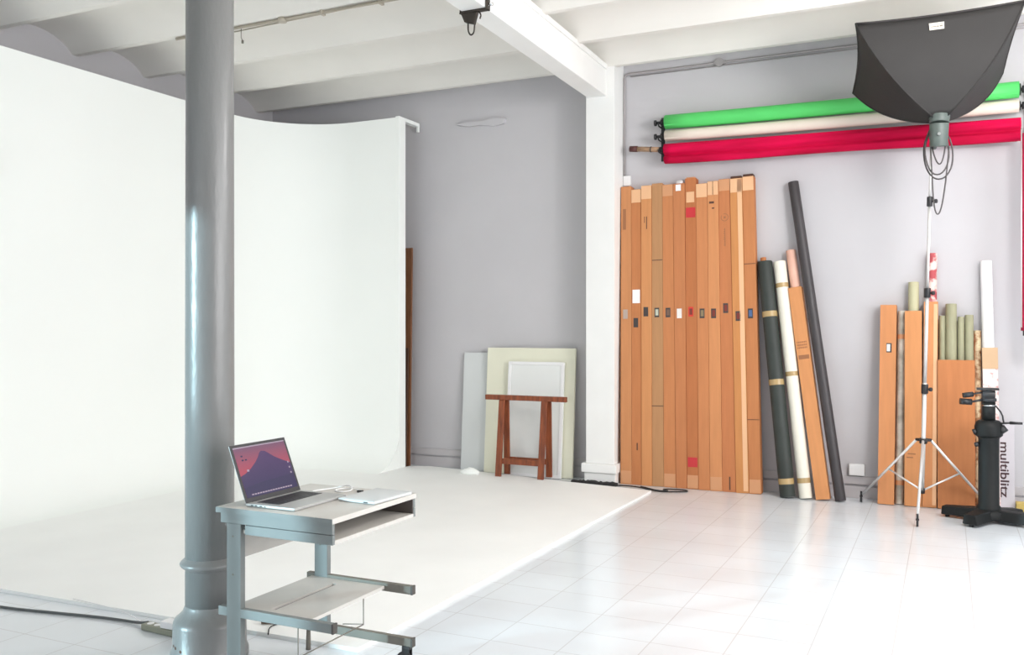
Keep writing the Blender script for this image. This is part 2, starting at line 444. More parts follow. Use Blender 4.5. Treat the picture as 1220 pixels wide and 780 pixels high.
for yy in (TY0 + .006, TY1 - .034):
    mb = MB(); mb.box(-2.645, -2.572, yy, yy + .028, .125, .707); lg = mb.build('leg', M['table'], ct, bevel=.003)
    for z in (.655, .50):
        mb = MB(); mb.cyl((-2.612, yy - .002, z), (-2.612, yy, z), .004, n=10); mb.build('screw', M['steel'], lg)
    near = yy < 3
    mt = M['table'] if near else M['steel']
    mb = MB(); mb.box(-2.69, TX1 - .01, yy + .001, yy + .027, .328, .365); rl = mb.build('shelf_rail', mt, ct, bevel=.002)
    mb = MB(); mb.box(TX1 - .01, TX1 - .001, yy, yy + .028, .327, .366); tag(mb.build('end_cap', M['tableend'], rl, bevel=.001), 'dark end cap')
    mb = MB(); mb.box(-2.72, TX1 - .01, yy + .001, yy + .027, .098, .135); rl = mb.build('foot_rail', mt, ct, bevel=.002)
    mb = MB(); mb.box(TX1 - .01, TX1 - .001, yy, yy + .028, .097, .136); tag(mb.build('end_cap', M['tableend'], rl, bevel=.001), 'dark end cap')
    mb = MB(); mb.cyl((-2.69, yy + .014, 0), (-2.69, yy + .014, .1), .012, .009, n=14); mb.build('glide', mt, ct)
    xx = -2.165
    mb = MB(); mb.cyl((xx, yy + .004, .036), (xx, yy + .024, .036), .036, n=28); cs = tag(mb.build('caster', M['black'], ct, bevel=.003), 'black caster wheel')
    mb = MB(); mb.cyl((xx, yy - .002, .036), (xx, yy + .03, .036), .006, n=10)
    mb.box(xx - .004, xx + .032, yy - .001, yy + .003, .03, .085); mb.box(xx - .004, xx + .032, yy + .025, yy + .029, .03, .085); mb.box(xx - .004, xx + .032, yy - .001, yy + .029, .082, .098)
    mb.build('fork', M['black'], cs)
# lower shelf with a paper slot
sx0, sx1, sy0, sy1, sz = -2.66, -2.26, TY0 + .034, TY1 - .034, .352
mb = MB(); a0, a1, b0, b1 = -2.492, -2.468, sy0 + .06, sy1 - .07
mb.box(sx0, a0, sy0, sy1, sz - .014, sz); mb.box(a1, sx1, sy0, sy1, sz - .014, sz)
mb.box(a0, a1, sy0, b0, sz - .014, sz); mb.box(a0, a1, b1, sy1, sz - .014, sz); sh = mb.build('lower_shelf', M['tabletop'], ct)
mb = MB(); mb.box(a0, a1, b0, b1, sz - .0139, sz - .010); tag(mb.build('slot_shade', M['inner'], sh), 'paper slot with its shade painted dark')  # dark strip stands in for the shade inside the slot
mb = MB()
for y in (2.91, 3.36): mb.tube([(-2.33, y, .335), (-2.33, y, .19), (-2.44, y, .175)], .0025, n=6)
mb.tube([(-2.33, 2.91, .188), (-2.33, 3.36, .188)], .0025, n=6)
mb.build('paper_wire', M['steel'], ct)

# ------------------------------------------------------------------ laptop
hx, ly0, ly1, lz = -2.585, 2.893, 3.238, TZ
lp = thing('laptop', 'open silver laptop showing a purple mountain wallpaper on the computer cart', 'laptop', (-2.46, 3.07, lz))
mb = MB(); mb.box(hx, hx + .252, ly0, ly1, lz + .001, lz + .014); base = mb.build('base', M['lapalu'], lp, bevel=.004, seg=3)
mb = MB()
for r in range(6):
    z = lz + .0142
    x0 = hx + .035 + r * .019
    ncol = 14 if r < 5 else 8
    for k in range(ncol):
        wdt = (ly1 - ly0 - .06) / ncol
        y0 = ly0 + .03 + k * wdt
        mb.box(x0, x0 + .0165, y0 + .0012, y0 + wdt - .0012, z - .001, z + .0012)
tag(mb.build('keyboard', M['keys'], base), 'black keys')
mb = MB(); mb.box(hx + .165, hx + .243, 3.0, 3.135, lz + .0135, lz + .0144); mb.build('trackpad', M['lapalu'], base, bevel=.0003)
for k, x in enumerate((.03, .05, .075, .1)):
    mb = MB(); mb.box(hx + x, hx + x + (.012 if k < 3 else .005), ly0 - .0006, ly0 + .003, lz + .005, lz + .010); mb.build('port', M['keys'], base)
# lid: hinge line at x=hx, leaning back
la = R(112); LH = .245
ux = V((math.cos(la), 0, math.sin(la)))     # up along the lid
un = V((math.sin(la), 0, -math.cos(la)))    # face normal of the screen
def L(a, y, d): 
    p = V((hx + .006, y, lz + .014)) + ux * a + un * d
    return p
mb = MB(); mb.hexa([L(0, ly0, -.005), L(0, ly1, -.005), L(LH, ly1, -.005), L(LH, ly0, -.005)], [L(0, ly0, -.003), L(0, ly1, -.003), L(LH, ly1, -.003), L(LH, ly0, -.003)])
lid = mb.build('lid', M['lapalu'], lp)
mb = MB(); mb.hexa([L(0, ly0, -.003), L(0, ly1, -.003), L(LH, ly1, -.003), L(LH, ly0, -.003)],
                   [L(0, ly0, .0008), L(0, ly1, .0008), L(LH, ly1, .0008), L(LH, ly0, .0008)])
tag(mb.build('bezel', M['black'], lid, bevel=.001), 'black bezel')
mb = MB(); mb.cyl((hx + .004, ly0 + .03, lz + .013), (hx + .004, ly1 - .03, lz + .013), .005, n=12); mb.build('hinge', M['keys'], lid)
# the picture on the screen: pink evening sky with a mountain, built as shallow coloured facets
sky_t = emit_mat('screen_sky_top', srgb(214, 84, 108), .6, srgb(128, 98, 132), (.13, .24))
sky_m = emit_mat('screen_sky_middle', srgb(214, 84, 108), .6, srgb(128, 98, 132), (.13, .24))
sky_b = emit_mat('screen_sky_low', srgb(214, 84, 108), .6, srgb(128, 98, 132), (.13, .24))
mtn = emit_mat('screen_mountain', srgb(44, 38, 96), .6, srgb(92, 58, 120), (.03, .2))
mtl = emit_mat('screen_mountain_low', srgb(52, 42, 98), .58)
ico = emit_mat('screen_icons', srgb(210, 190, 210), .58)
sa, sb = .018, LH - .012; s0, s1 = ly0 + .012, ly1 - .012
def sp(u, v, d): return L(sa + (sb - sa) * v, s0 + (s1 - s0) * u, d)
mb = MB()
def spoly(pts, mi, d): mb.add([sp(u, v, d) for u, v in pts], [tuple(range(len(pts)))], mi)
N = 12
def spq(u0, u1, v0, v1, mi, d=.0012): spoly([(u0, v0), (u1, v0), (u1, v1), (u0, v1)], mi, d)
spq(0, 1, .82, 1, 0); spq(0, 1, .6, .82, 1); spq(0, 1, 0, .6, 2)
spoly([(0, .0), (1, .0), (1, .52), (.86, .60), (.72, .70), (.62, .80), (.57, .845), (.50, .86), (.46, .83), (.42, .76), (.34, .66), (.22, .55), (.10, .47), (0, .43)], 3, .0014)
spoly([(0, 0), (1, 0), (1, .30), (.7, .27), (.35, .25), (0, .2)], 4, .0016)
for u, v in ((.14, .5),): spq(u, u + .04, v, v + .04, 5, .0018)
for v in (.30, .41, .52): spq(.94, .965, v, v + .035, 5, .0018)
for u, v in ((.10, .80), (.10, .72), (.16, .72)): spq(u, u + .035, v, v + .03, 4, .0018)
for k in range(16): spq(.1 + k * .05, .14 + k * .05, .035, .06, 5, .0018)
spq(0, 1, .975, 1, 5, .0013)
tag(mb.build('screen', [sky_t, sky_m, sky_b, mtn, mtl, ico], lid), 'lit screen with a purple mountain under a pink sky')

# white flat pad / drive and cable on the cart
pd = thing('tablet', 'flat pale grey device lying on the right corner of the computer cart', 'tablet', mat=Matrix.Translation((-2.215, 3.285, TZ)) @ Matrix.Rotation(R(-3), 4, 'Z'))
mb = MB(); mb.box(-.095, .095, -.135, .135, .001, .014); mb.build('case', M['padgrey'], pd, bevel=.004, seg=3, local=True)
mb = MB(); mb.box(-.084, .084, -.12, .12, .0135, .0148); mb.build('cover', M['padgrey'], pd, bevel=.0005, local=True)
mb = MB(); mb.box(.04, .06, -.1365, -.134, .004, .009); mb.build('port', M['keys'], pd, local=True)
cb = thing('cable', 'thin white cable looped on the cart between laptop and pale device', 'cable', (-2.40, 3.35, TZ))
mb = MB()
mb.tube([(-2.53, 3.26, TZ + .008), (-2.53, 3.33, TZ + .004), (-2.50, 3.39, TZ + .004), (-2.44, 3.41, TZ + .022), (-2.39, 3.37, TZ + .004), (-2.42, 3.31, TZ + .004), (-2.48, 3.34, TZ + .004), (-2.44, 3.40, TZ + .008), (-2.36, 3.39, TZ + .004), (-2.345, 3.36, TZ + .006)], .0028, n=6, smooth_iter=2)
mb.build('cord', M['wplast'], cb)
mb = MB(); mb.box(-2.355, -2.33, 3.345, 3.362, TZ + .001, TZ + .011); tag(mb.build('plug', M['keys'], cb, bevel=.002), 'small black plug')

# ------------------------------------------------------------------ things on the floor near the column
mb = MB()
mb.tube([(-5.6, 3.27, .008), (-5.0, 3.22, .008), (-4.563, 3.221, .008), (-4.26, 3.275, .008), (-3.97, 3.33, .008), (-3.80, 3.345, .009), (-3.68, 3.345, .012), (-3.60, 3.33, .03)], .0075, n=8, smooth_iter=2)
tag(mb.build('extension_cable', newmat('grey_cable', srgb(84, 88, 88), .5)), 'grey cable snaking across the floor to the power strip at the column', 'cable')
ps = thing('power_strip', 'grey green power strip on the floor behind the column foot', 'power strip', mat=Matrix.Translation((-3.44, 3.31, 0)) @ Matrix.Rotation(R(-4), 4, 'Z'))
mb = MB(); mb.box(-.17, .17, -.028, .028, .001, .032)
mb.build('case', newmat('grey_green_plastic', srgb(142, 144, 128), .5), ps, bevel=.006, local=True)
for x in (-.13, -.08, .08, .13):
    mb = MB(); mb.cyl((x, 0, .031), (x, 0, .034), .017, n=16); mb.build('socket', M['wplast'], ps, local=True)
ad = thing('power_adapter', 'white square power adapter plugged on top of the power strip', 'adapter', (-3.42, 3.31, .034))
mb = MB(); mb.box(-3.47, -3.37, 3.28, 3.345, .0345, .068); mb.build('case', M['wplast'], ad, bevel=.006, seg=3)
mb = MB(); mb.tube([(-3.47, 3.31, .05), (-3.55, 3.33, .05), (-3.66, 3.35, .012), (-3.8, 3.40, .024), (-4.0, 3.44, .024), (-4.3, 3.46, .024)], .0022, n=6, smooth_iter=2); mb.build('cord', M['wplast'], ad)
pc = thing('plug_cord', 'thin dark cord with a brown plug lying on the white floor behind the cart leg', 'cord', (-3.0, 3.6, .02))
mb = MB(); mb.tube([(-2.95, 3.46, .024), (-3.02, 3.55, .026), (-3.00, 3.63, .026), (-2.93, 3.72, .024), (-2.87, 3.90, .024), (-2.95, 4.05, .024)], .003, n=6, smooth_iter=2); mb.build('cord', M['blackmat'], pc)
mb = MB(); mb.cyl((-3.09, 3.575, .034), (-3.045, 3.60, .034), .012, .014, n=14); mb.cyl((-3.045, 3.60, .034), (-3.0, 3.625, .03), .014, .006, n=14)
tag(mb.build('plug', newmat('brown_plug', srgb(108, 92, 80), .5), pc), 'brown plug')

# ------------------------------------------------------------------ conduits and clamp overhead
cd = thing('ceiling_conduit', 'thin twin conduit running along a ceiling groin from left toward the beam', 'conduit', (-4.5, 5.86, 3.98))
mb = MB(); mb.tube([(-6.0, 5.86, 3.985), (-3.17, 5.86, 3.985)], .012, n=10); mb.tube([(-5.7, 5.91, 3.972), (-3.17, 5.80, 3.972)], .006, n=8)
mb.build('pipe', M['conduitwarm'], cd)
for x in (-5.4, -4.45, -3.9, -3.5):
    mb = MB(); mb.box(x - .012, x + .012, 5.835, 5.885, 3.962, 3.999); mb.build('clip', M['conduitwarm'], cd, bevel=.002)
mb = MB(); mb.cyl((-4.85, 5.86, 3.965), (-4.85, 5.86, 3.999), .035, n=18); mb.build('junction_box', M['conduitwarm'], cd)
mb = MB(); mb.tube([(-5.28, 5.86, 3.985), (-5.28, 5.86, 3.90), (-5.265, 5.86, 3.87)], .003, n=6); mb.cyl((-5.265, 5.86, 3.85), (-5.265, 5.86, 3.875), .010, n=10); mb.build('hook', M['steel'], cd)

wc = thing('wall_conduit', 'grey conduit running up beside the pilaster and along the back wall top', 'conduit', (-2.865, 8.56, 2.9))
yy = YB - .014
mb = MB(); mb.tube([(-2.862, yy, 2.98), (-2.862, yy, 3.94), (-2.855, yy, 3.965), (-2.83, yy, 3.98), (-1.2, yy, 3.985), (XR - .02, yy, 3.985)], .0115, n=10)
mb.tube([(-2.80, yy + .004, 3.955), (XR - .02, yy + .004, 3.955)], .006, n=8)
mb.build('pipe', M['conduit'], wc)
mb = MB(); mb.cyl((-1.93, YB - .035, 3.985), (-1.93, YB - .002, 3.985), .04, n=20); mb.box(-1.985, -1.875, YB - .03, YB - .002, 3.965, 4.0); mb.build('junction_box', M['conduit'], wc)
mb = MB(); mb.box(-2.872, -2.795, YB - .032, YB - .001, 2.885, 2.985); tag(mb.build('switch_box', M['wplast'], wc, bevel=.005), 'white box at the lower end')

hk = thing('beam_clamp', 'small dark metal clamp with a hanging hook under the white ceiling beam', 'clamp', (-3.06, 5.97, 3.72))
dm = newmat('oiled_steel', srgb(62, 56, 50), .5, metal=.4)
mb = MB(); mb.box(-3.19, -2.93, 5.94, 5.985, 3.700, 3.7195); mb.box(-2.95, -2.932, 5.935, 5.99, 3.70, 3.79); mb.box(-3.19, -3.172, 5.94, 5.985, 3.70, 3.76); mb.build('jaw', dm, hk, bevel=.003)
mb = MB(); mb.hexa([(-3.15, 5.945, 3.63), (-3.06, 5.945, 3.60), (-3.06, 5.98, 3.60), (-3.15, 5.98, 3.63)], [(-3.18, 5.945, 3.70), (-3.03, 5.945, 3.70), (-3.03, 5.98, 3.70), (-3.18, 5.98, 3.70)]); mb.build('block', dm, hk, bevel=.004)
mb = MB()
mb.tube([(-3.12, 5.96, 3.62), (-3.12, 5.96, 3.55), (-3.095, 5.96, 3.515), (-3.065, 5.96, 3.535), (-3.06, 5.96, 3.60)], .007, n=8, smooth_iter=2)
mb.tube([(-3.02, 5.96, 3.70), (-3.0, 5.96, 3.67), (-3.012, 5.96, 3.64)], .006, n=8, smooth_iter=1)
mb.build('hook', dm, hk)
mb = MB(); mb.cyl((-2.932, 5.962, 3.745), (-2.895, 5.962, 3.745), .014, n=12); mb.cyl((-2.905, 5.935, 3.745), (-2.905, 5.99, 3.745), .005, n=8); mb.build('screw', M['chrome'], hk)

hk.location = (-2.985, 5.66, 3.72); hk.scale = (.86, .86, .86)
# small dark box on the left backdrop wall at the frame edge
sbx = thing('wall_box', 'small dark grey box fixed on the white backdrop wall at the left edge', 'box', (-6.66, 4.62, 2.77))
mb = MB(); mb.box(-6.70, -6.665, 4.5, 4.70, 2.69, 2.89); mb.build('case', newmat('dark_grey_plastic', srgb(96, 92, 96), .5), sbx, bevel=.008)
mb = MB(); mb.box(-6.666, -6.662, 4.52, 4.68, 2.71, 2.87); mb.build('cover', M['black'], sbx, bevel=.002)

# ------------------------------------------------------------------ panels and trestle by the wall
def panel(name, label, cat, x0, x1, yb, yt, h, th, mat, edge=None, frame=None):
    m, L_ = lean(((x0 + x1) / 2, yb, TH if yb < 8.2 else 0.0), ((x0 + x1) / 2, yt, h))
    t = thing(name, label, cat, mat=m)
    w = (x1 - x0) / 2
    a = MB(); a.box(-w, w, -th / 2, th / 2, .003, L_); a.build('board', mat, t, bevel=.004, local=True)
    return t, w, L_
panel('foam_board', 'pale grey thin board leaning on the back wall behind the cream panel', 'board', -4.64, -3.95, 8.47, 8.555, 1.235, .012, M['palegrey'])
t, w, L_ = panel('panel', 'large cream panel with rounded border leaning on the wall behind the wooden trestle', 'panel', -4.335, -3.35, 8.42, 8.515, 1.29, .03, M['cream'])
t, w, L_ = panel('panel', 'smaller white framed panel leaning in front of the cream panel', 'panel', -4.065, -3.45, 8.365, 8.462, 1.15, .024, M['whitepanel'])
a = MB(); th = -.012
for x0, x1, z0, z1 in ((-w, -w + .03, .003, L_), (w - .03, w, .003, L_), (-w + .03, w - .03, L_ - .03, L_), (-w + .03, w - .03, .003, .033)): a.box(x0, x1, th - .008, th, z0, z1)
tag(a.build('frame', M['wplast'], t, bevel=.002, local=True), 'white rim')

tr = thing('trestle', 'reddish brown wooden trestle standing before the leaning panels', 'trestle', (-3.81, 8.210, 0))
mb = MB(); mb.box(-4.21, -3.335, 8.195, 8.245, .775, .825); mb.build('top_beam', M['wood'], tr, bevel=.004)
for x0t, x0b in ((-4.05, -4.065), (-3.59, -3.605)):
    for yb_, yt_ in ((8.125, 8.185), (8.295, 8.245)):
        ox = 0 if yb_ < 8.2 else .018
        mb = MB(); wl = .062
        zb = TH if yb_ < 8.2 else .021
        b = [(x0b + ox, yb_, zb), (x0b + wl + ox, yb_, zb), (x0b + wl + ox, yb_ + .026, zb), (x0b + ox, yb_ + .026, zb)]
        tt = [(x0t + ox, yt_, .775), (x0t + wl + ox, yt_, .775), (x0t + wl + ox, yt_ + .022, .775), (x0t + ox, yt_ + .022, .775)]
        mb.hexa(b, tt); mb.build('leg', M['wood'], tr, bevel=.003)
for y in (8.148, 8.290):
    mb = MB(); mb.box(-4.02, -3.565, y, y + .02, .145, .20); mb.build('stretcher', M['wood'], tr, bevel=.003)

# crumpled lump on the floor sheet and black strip with cable
random.seed(3)
mb = MB()
prf = [(.0, .0)]
rgs = []
for j, (r, z) in enumerate([(.10, 0), (.095, .02), (.07, .045), (.035, .06), (.01, .063)]):
    rgs.append([V((-4.36 + 1.1 * r * math.cos(2 * PI * i / 14) * random.uniform(.75, 1.15), 8.16 + .6 * r * math.sin(2 * PI * i / 14) * random.uniform(.8, 1.1), .0205 + z * random.uniform(.85, 1.1) if j else .0205)) for i in range(14)])
mb.rings(rgs)
tag(mb.build('crumpled_cloth', M['cyc']), 'small crumpled white cloth lump on the white floor in front of the grey board', 'cloth')
mb = MB()
rgs = []
for i in range(25):
    x = -3.28 + .46 * i / 24; h = .026 + random.uniform(-.006, .008)
    rgs.append([V((x, 8.185, .0)), V((x, 8.195, h)), V((x, 8.245, h + .004)), V((x, 8.257, 0))])
mb.rings(rgs, smooth=False)
o = tag(mb.build('black_foam_strip', M['blackmat']), 'lumpy black strip lying along the foot of the pilaster', 'foam strip')
mb = MB()
mb.tube([(-2.835, 8.215, .008), (-2.74, 8.25, .008), (-2.58, 8.22, .008), (-2.46, 8.11, .008), (-2.34, 8.08, .008), (-2.24, 8.13, .008), (-2.13, 8.18, .008), (-2.16, 8.26, .008), (-2.33, 8.24, .008), (-2.37, 8.16, .014), (-2.27, 8.09, .016), (-2.40, 8.10, .012), (-2.52, 8.19, .012), (-2.60, 8.26, .008)], .006, n=7, smooth_iter=2)
tag(mb.build('looped_cable', M['blackmat']), 'black cable looped on the floor at the foot of the cardboard boxes', 'cable')

# ------------------------------------------------------------------ the row of tall cardboard boxes
bot = [-2.836, -2.722, -2.624, -2.521, -2.407, -2.290, -2.187, -2.077, -1.971, -1.857, -1.734, -1.617, -1.509]
top = [-2.868, -2.765, -2.664, -2.560, -2.456, -2.350, -2.237, -2.131, -2.024, -1.921, -1.815, -1.702, -1.599]
hts = [2.867, 2.835, 2.863, 2.878, 2.859, 2.861, 2.905, 2.847, 2.862, 2.875, 2.873, 2.885]
labs = [
 'tall cardboard box beside the pilaster, leftmost of the twelve in the row',
 'tall cardboard box with a white paper label, second from the pilaster',
 'tall pale orange cardboard box with one charcoal sticker, third from the pilaster',
 'tall greyish cardboard box with two cross seams, fourth from the pilaster',
 'tall plain cardboard box with a dull brown sticker, fifth from the pilaster',
 'tall cardboard box with crumpled white stuffing at its top end',
 'tall reddish cardboard box with two crimson squares, seventh from the pilaster',
 'tall cardboard box right of the one with crimson squares, with an olive sticker',
 'tall cardboard box with two short dark marks near its top',
 'tall cardboard box with a printed circle and vertical line near its top',
 'tall cardboard box with its lit side painted as a pale strip along the right edge',
 'tall cardboard box with a blue sticker, at the right end of the row']
DY0, DY1, DEP = 8.36, 8.472, .10
def boxparts(t, w, d, L_, mat, cap=None):
    pass
for i in range(12):
    xb = (bot[i] + bot[i + 1]) / 2; wb = bot[i + 1] - bot[i]; xt = (top[i] + top[i + 1]) / 2; wt = top[i + 1] - top[i]
    H_ = hts[i]
    jy = .004 * math.sin(i * 2.3)
    m, L_ = lean((xb, DY0 + jy, 0.0), (xt, DY1 + jy, H_))
    sn = abs(m.to_3x3().col[2].y) * DEP
    t = thing('cardboard_box', labs[i], 'cardboard box', mat=m, group='tall cardboard boxes leaning in a row')
    hb, ht = wb / 2 - .0008, wt / 2 - .0008
    q = MB(); q.hexa([(-hb, 0, .001), (hb, 0, .001), (hb, DEP, sn + .002), (-hb, DEP, sn + .002)], [(-ht, 0, L_), (ht, 0, L_), (ht, DEP, L_), (-ht, DEP, L_)])
    bd = q.build('body', CARD[i], t, bevel=.004, local=True)
    def patch(name, x0, x1, z0, z1, mat, lab=None, par=None, off=0.0):
        q = MB(); q.box(x0, x1, -.0012 - off, .0006, z0, z1)
        o = q.build(name, mat, t, local=True)
        if lab: o['label'] = lab
        return o
    # carton picture sticker at mid height
    stc = [('grey', 1.63), ('charcoal', 1.548), ('charcoal', 1.652), ('palegreen', 1.644), ('brown', 1.643), ('white', 1.634), ('scarlet', 1.649), ('olive', 1.633), ('maroon', 1.632), ('maroon', 1.68), ('maroon', 1.607), ('blue', 1.63)][i]
    z = stc[1]
    sw = .022
    patch('sticker', -sw - .006, sw - .004, z - .045, z + .045, STK['charcoal'] if stc[0] not in ('grey', 'scarlet', 'white') else STK[stc[0]], stc[0] + ' picture sticker')
    patch('sticker_print', -sw + .004, sw - .012, z - .028, z + .03, STK[stc[0]] if stc[0] != 'scarlet' else STK['maroon'], off=.0008)
    if i in (1, 2, 7, 8, 10, 11): patch('tape', -ht + .002, ht - .002, L_ - .13, L_ - .004, M['tape_litside'], 'pale tape over the top end')
    if i in (4, 9): patch('tape', -ht + .002, ht - .002, L_ - .11, L_ - .004, M['tape'], 'tan tape over the top end')
    if i in (0, 4, 6, 8, 11): patch('tape', -hb + .004, hb - .004, .01, .13, M['tape'], 'tan tape over the bottom end')
    if i == 0: patch('stamp', -.03, .0, L_ - .42, L_ - .22, M['inkbrown'])
    if i == 1:
        patch('paper_label', -.038, .036, 1.735, 1.865, M['paper'], 'white paper label')
        patch('knot_mark', -.0, .012, .33, .40, M['ink'])
    if i == 2: patch('stamp', .0, .008, L_ - .42, L_ - .30, M['ink']); patch('stamp', -.02, -.014, L_ - .36, L_ - .3, M['ink'])
    if i == 3:
        patch('seam', -hb, hb, .755, .762, M['ink']); patch('seam', -ht, ht, 2.14, 2.147, M['ink'])
    if i == 5:
        q = MB(); random.seed(11)
        rr = [[V((.04 * k2 * math.cos(2 * PI * a / 10) * random.uniform(.8, 1.1), .05 + .04 * k2 * math.sin(2 * PI * a / 10) * random.uniform(.8, 1.1), L_ + zz)) for a in range(10)] for k2, zz in ((1, -.001), (1.0, .02), (.7, .035), (.2, .04))]
        q.rings(rr, smooth=False); tag(q.build('stuffing', M['wplast'], t, local=True), 'crumpled white stuffing')
        patch('torn_paper', -.03, .02, L_ - .07, L_ - .01, M['paper'])
    if i == 6:
        patch('red_square', -.045, .045, 2.535, 2.63, M['skred'], 'crimson square'); patch('red_square', -.045, .045, .205, .295, M['skred'], 'crimson square')
        patch('tape', -.04, .035, L_ - .23, L_ - .13, M['tape_litside'], 'pale tape patch')
    if i == 8:
        patch('dark_mark', -.035, .01, 2.655, 2.675, M['ink']); patch('dark_mark', -.01, .012, 2.605, 2.617, M['ink'])
        patch('slit', -.004, .004, L_ - .13, L_ - .002, M['inkbrown'])
    if i == 9:
        q = MB()
        for a in range(20):
            if a in (6, 7): continue
            a0, a1 = 2 * PI * a / 20, 2 * PI * (a + 1) / 20; r0, r1 = .030, .036
            q.add([(r0 * math.cos(a0), -.0012, 2.52 + r0 * math.sin(a0)), (r1 * math.cos(a0), -.0012, 2.52 + r1 * math.sin(a0)), (r1 * math.cos(a1), -.0012, 2.52 + r1 * math.sin(a1)), (r0 * math.cos(a1), -.0012, 2.52 + r0 * math.sin(a1))], [(0, 1, 2, 3)])
        q.box(-.008, .008, -.0013, 0, 2.51, 2.53)
        q.box(-.003, .003, -.0013, 0, 2.25, 2.42)
        for a in range(9): q.box(-.014 + .003 * (a % 3), .004, -.0013, 0, 2.26 + a * .018, 2.266 + a * .018)
        q.build('print', M['inkbrown'], t, local=True)
        patch('slit', .0, .012, .02, .14, M['ink'], 'dark slit at the foot')
    if i == 10: patch('edge_strip', ht - .045, ht - .004, .02, L_ - .01, M['tape_litside'], 'lit side painted as a pale strip down the right edge')  # lit side face of a turned box, painted as a pale strip
    if i == 11:
        patch('seam', -hb, hb, .665, .671, M['ink']); patch('seam', -ht, ht, 2.08, 2.086, M['ink'])
    if i in (10, 11):
        q = MB(); q.box(-ht + .004, ht - .004, .006, DEP - .004, L_ - .001, L_ + .022); tag(q.build('end_cap', M['boarddark'], t, bevel=.006, local=True), 'dark brown end plug')
    if i == 6:
        q = MB(); q.box(-ht + .01, ht - .012, .012, DEP - .012, L_ - .001, L_ + .012); q.build('end_flap', M['tape'], t, bevel=.003, local=True)

# ------------------------------------------------------------------ rolls and open boxes leaning by the wall
def roll(name, label, b, tp, r, mat, tapes=(), tmat=None, cap=True, group=None, oval=1.0, flare=0, core=True):
    m, L_ = lean(b, tp)
    zax = m.to_3x3().col[2]; tilt = math.sqrt(max(0, 1 - zax.z ** 2))
    m.translation = m.translation + V((0, 0, r * tilt + .001 if b[2] < .03 else 0))
    t = thing(name, label, 'backdrop roll', mat=m, group=group)
    q = MB(); n = 28
    prof = [(r * .96, 0), (r, .006)] + [(r * (1 + .012 * math.sin(k * 1.7 + r * 90)), L_ * k / 8) for k in range(1, 8)] + [(r, L_ - .006), (r * .96, L_)]
    rg = [[V((rr * math.cos(2 * PI * i / n) * oval, rr * math.sin(2 * PI * i / n), z)) for i in range(n)] for rr, z in prof]
    # hollow at the top: ring, inner wall
    rg.append([V((r * .8 * math.cos(2 * PI * i / n) * oval, r * .8 * math.sin(2 * PI * i / n), L_ - .002)) for i in range(n)])
    rg.append([V((r * .5 * math.cos(2 * PI * i / n), r * .5 * math.sin(2 * PI * i / n), L_ - .004)) for i in range(n)])
    rg.append([V((r * .48 * math.cos(2 * PI * i / n), r * .48 * math.sin(2 * PI * i / n), L_ - .05)) for i in range(n)])
    q.rings(rg); ob = q.build('sheet', mat, t, local=True)
    try: ob.data.set_sharp_from_angle(angle=R(50))
    except Exception: pass
    for z0, z1 in tapes:
        q = MB(); rr = r * 1.02
        q.rings([[V((rr * math.cos(2 * PI * i / n) * oval, rr * math.sin(2 * PI * i / n), z)) for i in range(n)] for z in (z0, z1)], cap0=False, cap1=False)
        q.build('tape_band', tmat, t, local=True)
    return t, L_
tg_, Lg_ = roll('backdrop_roll', 'thick dark green backdrop roll with gold tape bands beside the cardboard boxes', (-1.272, 8.31, 0), (-1.503, 8.497, 2.089), .066, M['dgreen'], ((.11, .16), (.985, 1.035), (1.60, 1.65)), M['tapegold'])
roll('backdrop_roll', 'cream backdrop roll with tan tape bands right of the dark green roll', (-1.12, 8.32, 0), (-1.374, 8.505, 2.086), .055, M['creamroll'], ((.13, .175), (1.07, 1.11), (1.87, 1.91)), M['tapegold'])
roll('backdrop_roll', 'long thin charcoal backdrop roll, tallest and most tilted against the right wall area', (-.832, 8.32, 0), (-1.256, 8.523, 2.802), .046, M['blackroll'])
q = MB(); q.cyl((-.012, .01, Lg_ - .04), (-.012, .01, Lg_ + .04), .026, n=20); tag(q.build('core', M['card'], tg_, local=True), 'brown cardboard core')

def openbox(label, b, tp, w, d, mat, group='open boxes holding rolls against the wall', wall=.005):
    m, L_ = lean(b, tp)
    sn = abs(m.to_3x3().col[2].y) * d + abs(m.to_3x3().col[2].x) * w / 2
    m.translation = m.translation + V((0, 0, abs(m.to_3x3().col[2].x) * w / 2 + .001))
    t = thing('cardboard_box', label, 'cardboard box', mat=m, group=group)
    q = MB(); h = w / 2; y0 = -d / 2; y1 = d / 2
    q.box(-h, h, y0, y0 + wall, .0, L_); q.box(-h, h, y1 - wall, y1, sn * .3, L_)
    q.box(-h, -h + wall, y0 + wall, y1 - wall, 0, L_); q.box(h - wall, h, y0 + wall, y1 - wall, 0, L_)
    q.box(-h + wall, h - wall, y0 + wall, y1 - wall, sn * .3, sn * .3 + wall)
    q.build('body', mat, t, local=True)
    return t, L_, m
def lpatch(t, name, x0, x1, y, z0, z1, mat, lab=None):
    q = MB(); q.box(x0, x1, y - .0012, y + .0006, z0, z1); o = q.build(name, mat, t, local=True)
    if lab: o['label'] = lab
    return o
def inner_roll(m, L0, L1, r, dx, dy, mat, label, name='backdrop_roll', capk=None):
    """a roll standing inside an open box with frame m, from L0 to L1 along it"""
    b = m @ V((dx, dy, L0)); tp = m @ V((dx, dy, L1))
    return roll(name, label, tuple(b), tuple(tp), r, mat)
